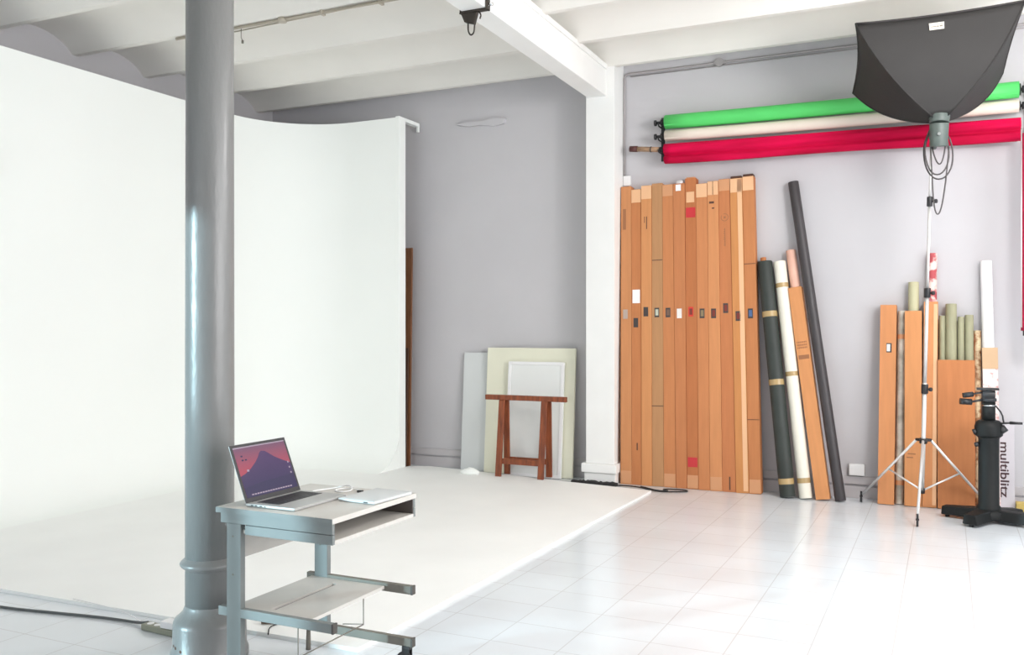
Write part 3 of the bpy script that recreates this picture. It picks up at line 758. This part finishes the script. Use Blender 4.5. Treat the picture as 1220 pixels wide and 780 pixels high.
# left one with the pink roll
t, L_, m = openbox('slim cardboard box with brown stamps between the cream roll and the charcoal roll', (-.973, 8.335, 0), (-1.233, 8.505, 1.847), .115, .105, CARD[2])
for z in (1.32, 1.345, 1.37): 
    for k in range(7): lpatch(t, 'stamp', -.045 + k * .0125, -.037 + k * .0125, -.0525, z, z + .014, M['inkbrown'])
lpatch(t, 'stamp', -.045, .045, -.0525, 1.225, 1.262, M['inkbrown'], 'brown printed bar')
inner_roll(m, .02, 2.21, .043, .0, .0, M['pinkroll'], 'pale pink roll standing inside the slim stamped box')
# right group
t, L_, m = openbox('cardboard box with a small white label, leftmost of the group behind the light stand', (-.473, 8.39, 0), (-.457, 8.505, 1.688), .128, .11, CARD[8])
lpatch(t, 'sticker', -.012, .03, -.055, 1.285, 1.365, STK['charcoal']); lpatch(t, 'paper_label', -.008, .018, -.0562, 1.295, 1.355, M['paper'], 'white label')
q = MB(); q.box(-.0585, .0585, -.0495, .0495, L_ - .012, L_ - .004); q.build('lid_flap', CARD[8], t, local=True)
roll('backdrop_roll', 'mottled grey white roll standing between two cardboard boxes', (-.370, 8.42, 0), (-.352, 8.525, 1.637), .034, M['mottle'], ((.16, .2), (1.40, 1.44)), M['tape'])
t, L_, m = openbox('cardboard box with a thick beige roll standing in it', (-.262, 8.395, 0), (-.262, 8.505, 1.636), .132, .11, CARD[2])
lpatch(t, 'stamp', -.05, .0, -.055, .40, .41, M['inkbrown']); lpatch(t, 'stamp', -.04, .02, -.055, .43, .44, M['inkbrown'])
inner_roll(m, .03, 1.89, .042, .0, .0, M['beigeroll'], 'beige green roll standing in the box left of the stand pole')
t, L_, m = openbox('narrow cardboard box holding the red and white printed roll', (-.138, 8.40, 0), (-.126, 8.505, 1.713), .108, .10, CARD[8])
lpatch(t, 'edge_strip', .022, .05, -.05, .02, L_ - .02, M['tape_litside'], 'pale strip down the right side')
inner_roll(m, .03, 2.13, .038, .006, .0, M['redprint'], 'red and white printed roll, tallest beside the stand pole')
t, L_, m = openbox('wide reddish cardboard box holding four sage green rolls', (.063, 8.41, 0), (.063, 8.48, 1.226), .275, .15, CARD[1])
for k, (dx, r, top_, lab) in enumerate(((-.104, .025, 1.60, 'slim sage roll at the left in the wide box'), (-.036, .043, 1.70, 'thick sage roll, tallest of the four in the wide box'),
                                        (.038, .026, 1.59, 'slim sage roll between the two thick ones in the wide box'), (.099, .033, 1.605, 'thick sage roll at the right in the wide box'))):
    inner_roll(m, .03, top_, r, dx, .0, M['olive'], lab)
roll('backdrop_roll', 'brown and cream floral roll between the wide box and the white printed box', (.228, 8.45, 0), (.224, 8.53, 1.472), .028, M['floral'])
mb = MB(); mm, LL = lean((.204, 8.44, 0), (.202, 8.535, 1.45)); mb.box(-.0022, .0022, -.045, -.032, .004, LL)
o = mb.build('wooden_batten', newmat('orange_slat', srgb(176, 104, 60), .6), None, bevel=.001); o.matrix_world = mm; tag(o, 'thin orange brown wooden batten standing left of the floral roll', 'batten')
t, L_, m = openbox('white box with pink print and a cardboard band, holding the tall white roll', (.336, 8.455, 0), (.313, 8.505, 1.327), .112, .10, M['printbox'])
q = MB(); h = .0575
for x0, x1, y0, y1 in ((-h, h, -.0525, -.0501), (-h, -h + .0012, -.05, .05), (h - .0012, h, -.05, .05)): q.box(x0, x1, y0, y1, L_ - .17, L_ + .004)
tag(q.build('band', M['bandcard'], t, local=True), 'torn cardboard band')
b = V((.332, 8.452, .03))
roll('backdrop_roll', 'bright white roll standing tall in the pink printed box at the right', tuple(b), (.288, 8.525, 2.049), .044, M['whiteroll'])
mb = MB(); mb.box(.50, .60, 8.40, 8.50, .001, .085)
ybx = tag(mb.build('carton', M['yellow'], bevel=.004), 'small yellow carton on the floor at the wall, right of the black pedestal', 'carton')
# socket box on the baseboard
so = thing('wall_socket', 'white square socket box on the wall just above the baseboard, right of the charcoal roll', 'socket', (-.72, YB, .22))
mb = MB(); mb.box(-.785, -.655, YB - .045, YB - .0005, .20, .30); mb.build('case', M['wplast'], so, bevel=.006)
mb = MB(); mb.cyl((-.72, YB - .048, .25), (-.72, YB - .045, .25), .03, n=20); mb.build('face', M['wplast'], so)

# ------------------------------------------------------------------ rolls hung high on the wall
RX0, RX1, RY = -2.413, .522, 8.44
def tubex(q, x0, x1, y, z0, z1, r, n=32, ends=True):
    rg = []
    for k in range(13):
        u = k / 12; x = x0 + (x1 - x0) * u; z = z0 + (z1 - z0) * u - .006 * math.sin(PI * u)
        rg.append([V((x, y + r * math.cos(2 * PI * i / n), z + r * math.sin(2 * PI * i / n))) for i in range(n)])
    q.rings(rg)
for nm, z0, z1, r, mat, lab in (('green', 3.445, 3.426, .066, M['green'], 'bright green backdrop roll on the wall, topmost of the three'),
                                ('ivory', 3.314, 3.294, .052, M['ivory'], 'ivory backdrop roll on the wall, between the green and the crimson one')):
    t = thing('hanging_backdrop_roll', lab, 'backdrop roll', (RX0, RY, z0), group='backdrop rolls hung on the back wall')
    q = MB(); tubex(q, RX0, RX1, RY, z0, z1, r); q.build('sheet', mat, t)
    q = MB(); rr = r + .0015
    q.rings([[V((RX0 + (RX1 - RX0) * k / 12, RY - rr * math.cos(a), z0 + (z1 - z0) * k / 12 - .006 * math.sin(PI * k / 12) + rr * math.sin(a))) for a in [R(-30 - 5 * j) for j in range(3)]] for k in range(13)], closed=False, cap0=False, cap1=False)
    q.build('loose_edge', mat, t)
    for e, (x, z) in enumerate(((RX0, z0), (RX1, z1))):
        sx = -1 if e == 0 else 1
        q = MB(); q.cyl((x, RY, z), (x + sx * .012, RY, z), r * .72, n=20); q.cyl((x, RY, z), (x + sx * .105, RY, z), .014, n=14)
        q.cyl((x + sx * .09, RY, z), (x + sx * .108, RY, z), .028, n=16); q.cyl((x + sx * .02, RY, z), (x + sx * .045, RY, z), .03, n=16)
        tag(q.build('end_plug', M['black'], t), 'black end plug')
# crimson cloth roll with a hanging fold
t = thing('hanging_backdrop_roll', 'crimson cloth backdrop roll with a loose fold, lowest of the three on the wall', 'backdrop roll', (RX0, RY, 3.19), group='backdrop rolls hung on the back wall')
rg = []; n = 72
for k in range(41):
    u = k / 40; x = -2.42 + (.535 + 2.42) * u; z0 = 3.172 + (3.132 - 3.172) * u; ph = u * 9
    ring = []
    for i in range(n):
        a = 2 * PI * i / n
        yy_ = math.cos(a); zz_ = math.sin(a)
        # figure-of-eight like outline: roll above, sagging fold below
        if zz_ >= 0: y = .062 * yy_; z = .058 * zz_ + .008
        else:
            d = -zz_; pinch = 1 - (.62 + .12 * math.sin(u * 7 + 1)) * math.exp(-((d - .40 - .05 * math.sin(u * 5)) / .11) ** 2)
            y = (.062 - .012 * d) * (abs(yy_) ** .6) * (1 if yy_ > 0 else -1) * pinch; z = -(.128 + .006 * math.sin(ph)) * d + .008
        y += .004 * math.sin(ph * 1.3 + i * .5)
        ring.append(V((x, RY + y, z0 + z)))
    rg.append(ring)
q = MB(); q.rings(rg); q.build('cloth', M['red'], t)
q = MB(); q.cyl((-2.70, RY, 3.215), (-2.42, RY, 3.185), .024, n=20); tag(q.build('core', newmat('kraft_core', srgb(176, 142, 112), .6, noise=.4, nscale=25), t), 'brown cardboard core')
q = MB(); q.cyl((-2.765, RY, 3.221), (-2.69, RY, 3.214), .029, n=20); tag(q.build('core_cap', newmat('maroon_cap', srgb(84, 44, 40), .5), t), 'dark maroon cap')
q = MB(); q.cyl((-2.56, RY, 3.20), (-2.55, RY, 3.199), .028, n=20); q.cyl((-2.47, RY, 3.19), (-2.43, RY, 3.186), .027, n=20); q.build('tie', M['black'], t)
# brackets
for e, x in enumerate((-2.475, .585)):
    t = thing('wall_bracket', ('black wall bracket carrying the left ends of the three hung rolls', 'black wall bracket carrying the right ends of the hung rolls')[e], 'bracket', (x, YB, 3.3), group='brackets of the hung rolls')
    q = MB(); q.box(x - .018, x + .018, YB - .012, YB - .0005, 3.10, 3.52); q.build('plate', M['black'], t, bevel=.002)
    for z in ((3.445, 3.314, 3.20), (3.426, 3.294, 3.15))[e]:
        q = MB(); q.tube([(x, YB - .01, z - .035), (x, RY + .02, z - .035), (x, RY - .02, z - .034), (x, RY - .035, z - .015)], .007, n=8, smooth_iter=1); q.build('hook', M['black'], t)
# chrome hook and crimson hanging mesh roll at the right edge
hm = thing('hanging_mesh_roll', 'crimson mesh cloth hanging down vertically at the right edge of the picture', 'backdrop', (.585, 8.22, 1.45))
q = MB()
rg = []
for k in range(40):
    z = 1.475 + (3.03 - 1.475) * k / 39
    rg.append([V((.592 + .058 * math.cos(2 * PI * i / 20), 8.25 + .05 * math.sin(2 * PI * i / 20) * (1 + .05 * (k % 2)), z)) for i in range(20)])
q.rings(rg); q.build('cloth', M['redmesh'], hm)
q = MB(); q.cyl((.592, 8.25, 1.435), (.592, 8.25, 1.48), .044, n=20); tag(q.build('end_cap', M['black'], hm), 'black end cap')
q = MB(); q.cyl((.536, 8.197, 1.5), (.536, 8.197, 3.06), .005, n=8); q.build('rod', M['alu'], hm)
q = MB(); q.tube([(.592, 8.25, 3.02), (.592, 8.25, 3.10), (.592, 8.33, 3.14), (.592, 8.44, 3.10), (.592, 8.57, 3.10)], .006, n=8, smooth_iter=2); q.build('hook', M['chrome'], hm)

hm.location.x -= .012

# ------------------------------------------------------------------ light stand
SC = V((-.19, 8.06, 0)); ST = V((-.115, 7.80, 2.90))
ls = thing('light_stand', 'tall silver tripod light stand on casters in front of the leaning boxes', 'light stand', tuple(SC))
def at(z): return SC.lerp(ST, z / 2.90) if True else None
q = MB(); q.cyl(at(.17), at(1.06), .0165, n=16); q.build('lower_tube', M['alu'], ls)
q = MB(); q.cyl(at(1.04), at(1.80), .0135, n=16); q.build('middle_tube', M['alu'], ls)
q = MB(); q.cyl(at(1.78), at(2.50), .011, n=16); q.build('upper_tube', M['alu'], ls)
q = MB(); q.cyl(at(2.48), at(2.95), .009, n=16); q.build('top_tube', M['alu'], ls)
for z, r in ((1.01, .026), (1.77, .025), (2.48, .021)):
    q = MB(); q.cyl(at(z - .035), at(z + .04), r, n=16); cl_ = tag(q.build('clamp', M['black'], ls, bevel=.004), 'black clamp')
    q = MB(); p = at(z); q.cyl(p, p + V((.035, -.02, 0)), .008, n=10); q.cyl(p + V((.035, -.02, 0)), p + V((.05, -.028, 0)), .016, n=12); q.build('knob', M['black'], cl_)
q = MB(); q.cyl(at(.575), at(.615), .03, n=18)
feet = [V((-.205, 7.53, 0)), V((-.67, 8.375, 0)), V((.305, 8.345, 0))]
for F in feet:
    d = (F - SC); d.z = 0; d.normalize(); a = at(.60) + d * .065
    q.cyl(at(.60), a, .012, n=10)
tag(q.build('collar', M['black'], ls), 'black leg collar')
q = MB(); q.cyl(at(.17), at(.21), .022, n=16)
tag(q.build('lower_collar', M['black'], ls), 'black brace collar')
for F in feet:
    d = (F - SC); d.z = 0; d.normalize(); a = at(.60) + d * .06; e = V((F.x, F.y, .075)) - d * .02
    q = MB(); q.cyl(a, e, .0105, n=12); lg = q.build('leg', M['alu'], ls)
    q = MB(); q.cyl(F + V((0, 0, .055)), F + V((0, 0, .095)), .009, n=10); q.cyl(F + V((-.008, 0, .028)), F + V((.008, 0, .028)), .027, n=20)
    q.box(F.x - .012, F.x + .012, F.y - .008, F.y + .008, .045, .06)
    tag(q.build('caster', M['black'], lg), 'small black caster')
    mid = a.lerp(e, .52); q = MB(); q.cyl(at(.19), mid, .0075, n=10); q.build('brace', M['alu'], ls)

# ------------------------------------------------------------------ softbox
C4 = dict(NL=V((-.621, 7.284, 3.775)), NR=V((.499, 7.431, 3.825)), FR=V((.401, 8.291, 3.54)), FL=V((-.718, 8.144, 3.467)))
A = V((-.053, 7.594, 3.067)); CC = sum(C4.values(), V()) / 4; AX = (CC - A).normalized()
sbx = thing('softbox', 'large dark grey softbox with a pale tag, tipped up toward the ceiling on the stand', 'softbox', tuple(A))
keys = ['NL', 'NR', 'FR', 'FL']
def rod(k, t):
    c = C4[k]; s0 = A + (c - A - AX * (c - A).dot(AX)).normalized() * .06
    out = (c - CC).normalized()
    return s0.lerp(c, t) + out * (.085 * 4 * t * (1 - t)) * (1 - .35 * t) - AX * (.03 * 4 * t * (1 - t))
def panelp(k, s, t):
    a, b = rod(keys[k], t), rod(keys[(k + 1) % 4], t)
    p = a.lerp(b, s)
    mid = (C4[keys[k]] + C4[keys[(k + 1) % 4]]) / 2
    inw = (CC - mid).normalized()
    return p + inw * ((.028, .012, .03, .03)[k] * 4 * s * (1 - s) * t)
q = MB(); NS, NT = 12, 14
rgs = []
for j in range(NT + 1):
    t_ = j / NT; ring = []
    for k in range(4):
        for i in range(NS): ring.append(panelp(k, i / NS, t_))
    rgs.append(ring)
q.rings(rgs, cap0=False, cap1=False)
inner = [[p + (CC - p).normalized() * .004 for p in r] for r in rgs[::-1]]
o = q.build('shell', M['softbox'], sbx)
sm_ = o.modifiers.new('solid', 'SOLIDIFY'); sm_.thickness = .003
try: o.data.set_sharp_from_angle(angle=R(30))
except Exception: pass
for k in keys:
    q = MB(); q.tube([rod(k, i / 12) for i in range(13)], .0065, n=8); tag(q.build('corner_seam', M['softbox'], sbx), 'corner rod sleeve')
q = MB(); loop = [panelp(k, i / 10, 1.0) for k in range(4) for i in range(10)]; loop.append(loop[0])
q.tube(loop, .007, n=8); q.build('front_hem', M['softside'], sbx)
q = MB(); ring = [p - AX * .03 + (CC - p).normalized() * .045 for p in rgs[-1]]; nn = len(ring)
q.add(ring + [CC - AX * .03], [(i, (i + 1) % nn, nn) for i in range(nn)], smooth=True); tag(q.build('diffuser', M['diffuser'], sbx), 'white front diffuser')
# pale tag on the camera-facing panel
def onp(s, t): return panelp(0, s, t)
def nrm(s, t):
    a = onp(s + .02, t) - onp(s - .02, t); b = onp(s, t + .02) - onp(s, t - .02); n_ = a.cross(b).normalized()
    return n_ if n_.y < 0 else -n_
n_ = nrm(.5, .9)
q = MB(); g = [onp(.44, .86) , onp(.535, .86), onp(.535, .925), onp(.44, .925)]
q.hexa([p + n_ * .004 for p in g], [p + n_ * .009 for p in g]); tg = tag(q.build('tag', M['tag'], sbx), 'pale cloth tag')
q = MB()
for s0_, s1_, t0_, t1_ in ((.45, .487, .885, .893), (.49, .50, .88, .896), (.505, .525, .882, .898), (.485, .53, .91, .915)):
    g = [onp(s0_, t0_), onp(s1_, t0_), onp(s1_, t1_), onp(s0_, t1_)]; q.hexa([p + n_ * .0088 for p in g], [p + n_ * .0096 for p in g])
q.build('tag_print', newmat('grey_print', srgb(120, 112, 100), .6), tg)
# strobe head / sleeve below the apex, on the stand spigot
HB = V((-.075, 7.67, 2.90))
q = MB(); q.cyl(A + AX * .03, A + V((-.004, .0, -.03)), .075, .068, n=24); q.cyl(A + V((-.004, 0, -.03)), A + V((-.008, .02, -.20)), .068, .062, n=24)
hd = tag(q.build('speed_ring', M['head'], sbx, bevel=.004), 'grey green mounting sleeve')
q = MB(); p = A + V((-.005, -.055, -.12)); q.cyl(p, p + V((.001, -.014, 0)), .012, n=14); tag(q.build('knob', M['alu2'], hd), 'small metal knob')
q = MB(); q.cyl(HB + V((-.02, .06, -.02)), HB + V((-.01, 0, .03)), .02, n=14); q.cyl((-.113, 7.80, 2.91), (-.108, 7.78, 2.99), .016, n=14)
q.hexa([(-.13, 7.70, 2.96), (-.06, 7.70, 2.96), (-.06, 7.80, 2.96), (-.13, 7.80, 2.96)], [(-.13, 7.68, 3.0), (-.06, 7.68, 3.0), (-.06, 7.79, 3.0), (-.13, 7.79, 3.0)])
tag(q.build('mount', M['head'], hd), 'mount on the stand spigot')
# cable loops hanging from the head
mb = MB()
o_ = V((-.07, 7.66, 0))
def Lp(x, z, y=0): return (o_.x + x, o_.y + y, z)
mb.tube([Lp(-.06, 2.99), Lp(-.10, 2.88), Lp(-.085, 2.72), Lp(-.02, 2.62, -.02), Lp(.06, 2.63, -.02), Lp(.11, 2.74), Lp(.10, 2.9), Lp(.045, 3.0)], .006, n=7, smooth_iter=2)
mb.tube([Lp(-.055, 3.0, -.02), Lp(-.095, 2.84, -.02), Lp(-.05, 2.67, -.03), Lp(.03, 2.65, -.03), Lp(.085, 2.76, -.02), Lp(.07, 2.93, -.01), Lp(.03, 3.0)], .006, n=7, smooth_iter=2)
mb.tube([Lp(-.05, 3.0, .02), Lp(-.035, 2.85), Lp(.0, 2.74, -.01), Lp(.03, 2.74, -.01), Lp(.055, 2.86), Lp(.06, 3.0)], .0055, n=7, smooth_iter=2)
mb.tube([Lp(-.05, 2.98, -.01), Lp(-.04, 2.72, -.04), Lp(-.025, 2.42, -.04), Lp(.0, 2.34, -.04), Lp(.03, 2.40, -.04), Lp(.06, 2.62, -.03), Lp(.08, 2.86, -.02)], .0055, n=7, smooth_iter=2)
tag(mb.build('coiled_cable', newmat('dark_grey_cable', srgb(70, 66, 66), .5)), 'dark cable hanging in loops below the softbox', 'cable')

# ------------------------------------------------------------------ black camera pedestal
pc0 = V((.287, 7.95, 0))
pe = thing('camera_pedestal', 'black column pedestal with a heavy spread base and small tripod head at the right', 'pedestal', tuple(pc0))
q = MB(); q.lathe(pc0, [(.085, .06), (.085, .12), (.074, .135), (.073, .64), (.078, .66)], 32); q.build('column', M['pedestal'], pe)
q = MB(); q.lathe(pc0, [(.08, .655), (.098, .67), (.10, .735), (.092, .765), (.07, .785)], 32); cl_ = q.build('collar', M['pedestal'], pe, bevel=.002)
q = MB(); q.cyl(pc0 + V((.08, -.03, .74)), pc0 + V((.11, -.04, .70)), .028, n=14); q.cyl(pc0 + V((-.085, -.03, .70)), pc0 + V((-.11, -.03, .69)), .022, n=14); q.cyl(pc0 + V((-.07, -.03, .60)), pc0 + V((-.098, -.035, .595)), .018, n=14); q.build('knob', M['black'], cl_)
q = MB(); q.cyl(pc0 + V((0, 0, .78)), pc0 + V((0, 0, .93)), .046, n=24); q.cyl(pc0 + V((0, 0, .915)), pc0 + V((0, 0, .92)), .048, n=24); q.build('riser', M['pedestal'], pe)
q = MB(); q.cyl(pc0 + V((0, 0, .895)), pc0 + V((0, 0, .903)), .0475, n=24); tag(q.build('ring', M['chrome'], pe), 'bright ring')
q = MB(); q.cyl(pc0 + V((0, 0, .93)), pc0 + V((0, 0, .955)), .055, n=24); q.cyl(pc0 + V((-.045, 0, .98)), pc0 + V((.045, 0, .98)), .035, n=20); q.box(pc0.x - .04, pc0.x + .04, pc0.y - .03, pc0.y + .03, .95, 1.01)
q.build('tilt_head', M['black'], pe, bevel=.003)
q = MB(); q.box(pc0.x - .085, pc0.x + .07, pc0.y - .045, pc0.y + .045, 1.018, 1.034); q.cyl(pc0 + V((0, 0, 1.0)), pc0 + V((0, 0, 1.02)), .02, n=12); q.build('plate', M['black'], pe, bevel=.003)
q = MB(); q.cyl(pc0 + V((-.03, -.02, .945)), pc0 + V((-.13, -.06, .925)), .009, n=10); q.cyl(pc0 + V((-.12, -.056, .925)), pc0 + V((-.20, -.08, .93)), .024, n=14)
q.cyl(pc0 + V((-.04, -.02, 1.0)), pc0 + V((-.12, -.05, .985)), .007, n=10); q.cyl(pc0 + V((-.11, -.05, .985)), pc0 + V((-.18, -.07, .975)), .020, n=14); q.build('pan_handle', M['black'], pe)
q = MB(); q.tube([pc0 + V((.045, -.02, .90)), pc0 + V((.09, -.03, .84)), pc0 + V((.10, -.03, .775))], .006, n=8, smooth_iter=1)
q.cyl(pc0 + V((.07, -.03, .765)), pc0 + V((.15, -.05, .775)), .008, n=10); q.cyl(pc0 + V((.14, -.048, .774)), pc0 + V((.225, -.06, .775)), .012, .009, n=12); q.build('lever', M['black'], pe)
# spread base
q = MB(); q.lathe(pc0, [(.12, .035), (.125, .045), (.12, .085), (.09, .10)], 28); q.build('hub', M['pedestal'], pe)
for ex, ey, hh in ((-.03, 8.06, .085), (.15, 7.66, .095), (.72, 7.80, .095), (.50, 8.24, .07)):
    e = V((ex, ey, 0)); d = (e - pc0).normalized(); sd = V((-d.y, d.x, 0)); w0, w1 = .07, .058
    st = pc0 + d * .04
    q = MB(); q.hexa([st - sd * w0 + V((0, 0, .022)), e - sd * w1 + V((0, 0, .02)), e + sd * w1 + V((0, 0, .02)), st + sd * w0 + V((0, 0, .022))],
                     [st - sd * w0 * .8 + V((0, 0, .105)), e - sd * w1 * .8 + V((0, 0, hh)), e + sd * w1 * .8 + V((0, 0, hh)), st + sd * w0 * .8 + V((0, 0, .105))])
    lg = q.build('base_leg', M['pedestal'], pe, bevel=.008)
    q = MB(); ec = e - d * .03; q.cyl(ec + V((0, 0, .0)), ec + V((0, 0, .03)), .016, .012, n=14); q.build('foot', M['black'], lg)
# pale board with dark lettering running down it, standing by the wall behind the pedestal
m, L_ = lean((.432, 8.46, 0), (.432, 8.545, .72))
bt = thing('printed_board', 'pale board with dark lettering running downward, between the pedestal and the wall', 'board', mat=m)
q = MB(); q.box(-.045, .062, -.006, .006, .004, L_); q.build('board', newmat('pale_lilac_board', srgb(196, 192, 197), .7, noise=.03), bt, bevel=.002, local=True)
tc_ = bpy.data.curves.new('lettering', 'FONT'); tc_.body = 'multiblitz'; tc_.size = .098; tc_.extrude = .0006; tc_.offset = .0016
to_ = bpy.data.objects.new('lettering_source', tc_); COL.objects.link(to_)
bpy.context.view_layer.update()
me_ = bpy.data.meshes.new_from_object(to_); bpy.data.objects.remove(to_)
me_.name = 'lettering'
xs_ = [v.co.x for v in me_.vertices]; wl_ = max(xs_) - min(xs_); kx = .45 / wl_
for v in me_.vertices:
    x, y, z = v.co
    v.co = (y * .92 - .040, -.0068 - z, .56 - (x - min(xs_)) * kx)
me_.materials.clear(); me_.materials.append(M['cordmaroon'])
lo_ = bpy.data.objects.new('lettering', me_); COL.objects.link(lo_); lo_.parent = bt; lo_['label'] = 'dark lettering reading multiblitz'

# ------------------------------------------------------------------ lights
def area(name, loc, rot, sx, sy, power, col, spread=180):
    l = bpy.data.lights.new(name, 'AREA'); l.shape = 'RECTANGLE'; l.size = sx; l.size_y = sy; l.energy = power; l.color = col; l.spread = R(spread)
    o = bpy.data.objects.new(name, l); COL.objects.link(o); o.location = loc; o.rotation_euler = rot
    return o
area('daylight_shop_window', ((FX0 + FX1) / 2, YF - .16, (FZ0 + FZ1) / 2), (R(90), 0, 0), FX1 - FX0, FZ1 - FZ0, 100, (.86, .95, 1.0))
area('daylight_left_window', (XL - .14, (LY0 + LY1) / 2, (FZ0 + LZ1) / 2), (R(90), 0, R(-90)), LY1 - LY0, LZ1 - FZ0, 20, (.62, .90, 1.0))
area('daylight_side_window', (XR + .14, (WY0 + WY1) / 2, (WZ0 + WZ1) / 2), (R(90), 0, R(90)), WY1 - WY0, WZ1 - WZ0, 285, (1.0, .985, .985))
pl = bpy.data.lights.new('studio_lamp', 'POINT'); pl.energy = 190; pl.shadow_soft_size = .35; pl.color = (1.0, .985, .985)
po = bpy.data.objects.new('studio_lamp', pl); COL.objects.link(po); po.location = (1.0, 5.6, 3.2)
# low cool daylight entering through the left window behind the camera; its lintel ends the light on the column
sl = bpy.data.lights.new('low_daylight', 'SUN'); sl.energy = 4.6; sl.angle = R(.8); sl.color = (.60, .90, 1.0)
so_ = bpy.data.objects.new('low_daylight', sl); COL.objects.link(so_)
sd_ = V((.591 * math.cos(R(5)), .807 * math.cos(R(5)), -math.sin(R(5))))
so_.rotation_euler = sd_.to_track_quat('-Z', 'Y').to_euler(); so_.location = (-12, -9, 6)

wd = bpy.data.worlds.new('sky'); scene.world = wd; wd.use_nodes = True
wd.node_tree.nodes['Background'].inputs['Color'].default_value = (.85, .93, 1, 1)
wd.node_tree.nodes['Background'].inputs['Strength'].default_value = 1.0

# ------------------------------------------------------------------ camera
cam = bpy.data.cameras.new('camera'); co = bpy.data.objects.new('camera', cam); COL.objects.link(co)
cam.sensor_fit = 'HORIZONTAL'; cam.sensor_width = 36; cam.lens = 36 * 1088 / 1220
co.location = (0, 0, 1.5); co.rotation_euler = (R(90), 0, R(25.5))
cam.clip_start = .05
scene.camera = co
scene.view_settings.view_transform = 'Standard'
scene.view_settings.look = 'None'
scene.view_settings.exposure = 0.13
scene.view_settings.gamma = 1.0
scene.view_settings.use_curve_mapping = False
scene.cycles.max_bounces = 10
scene.cycles.diffuse_bounces = 8
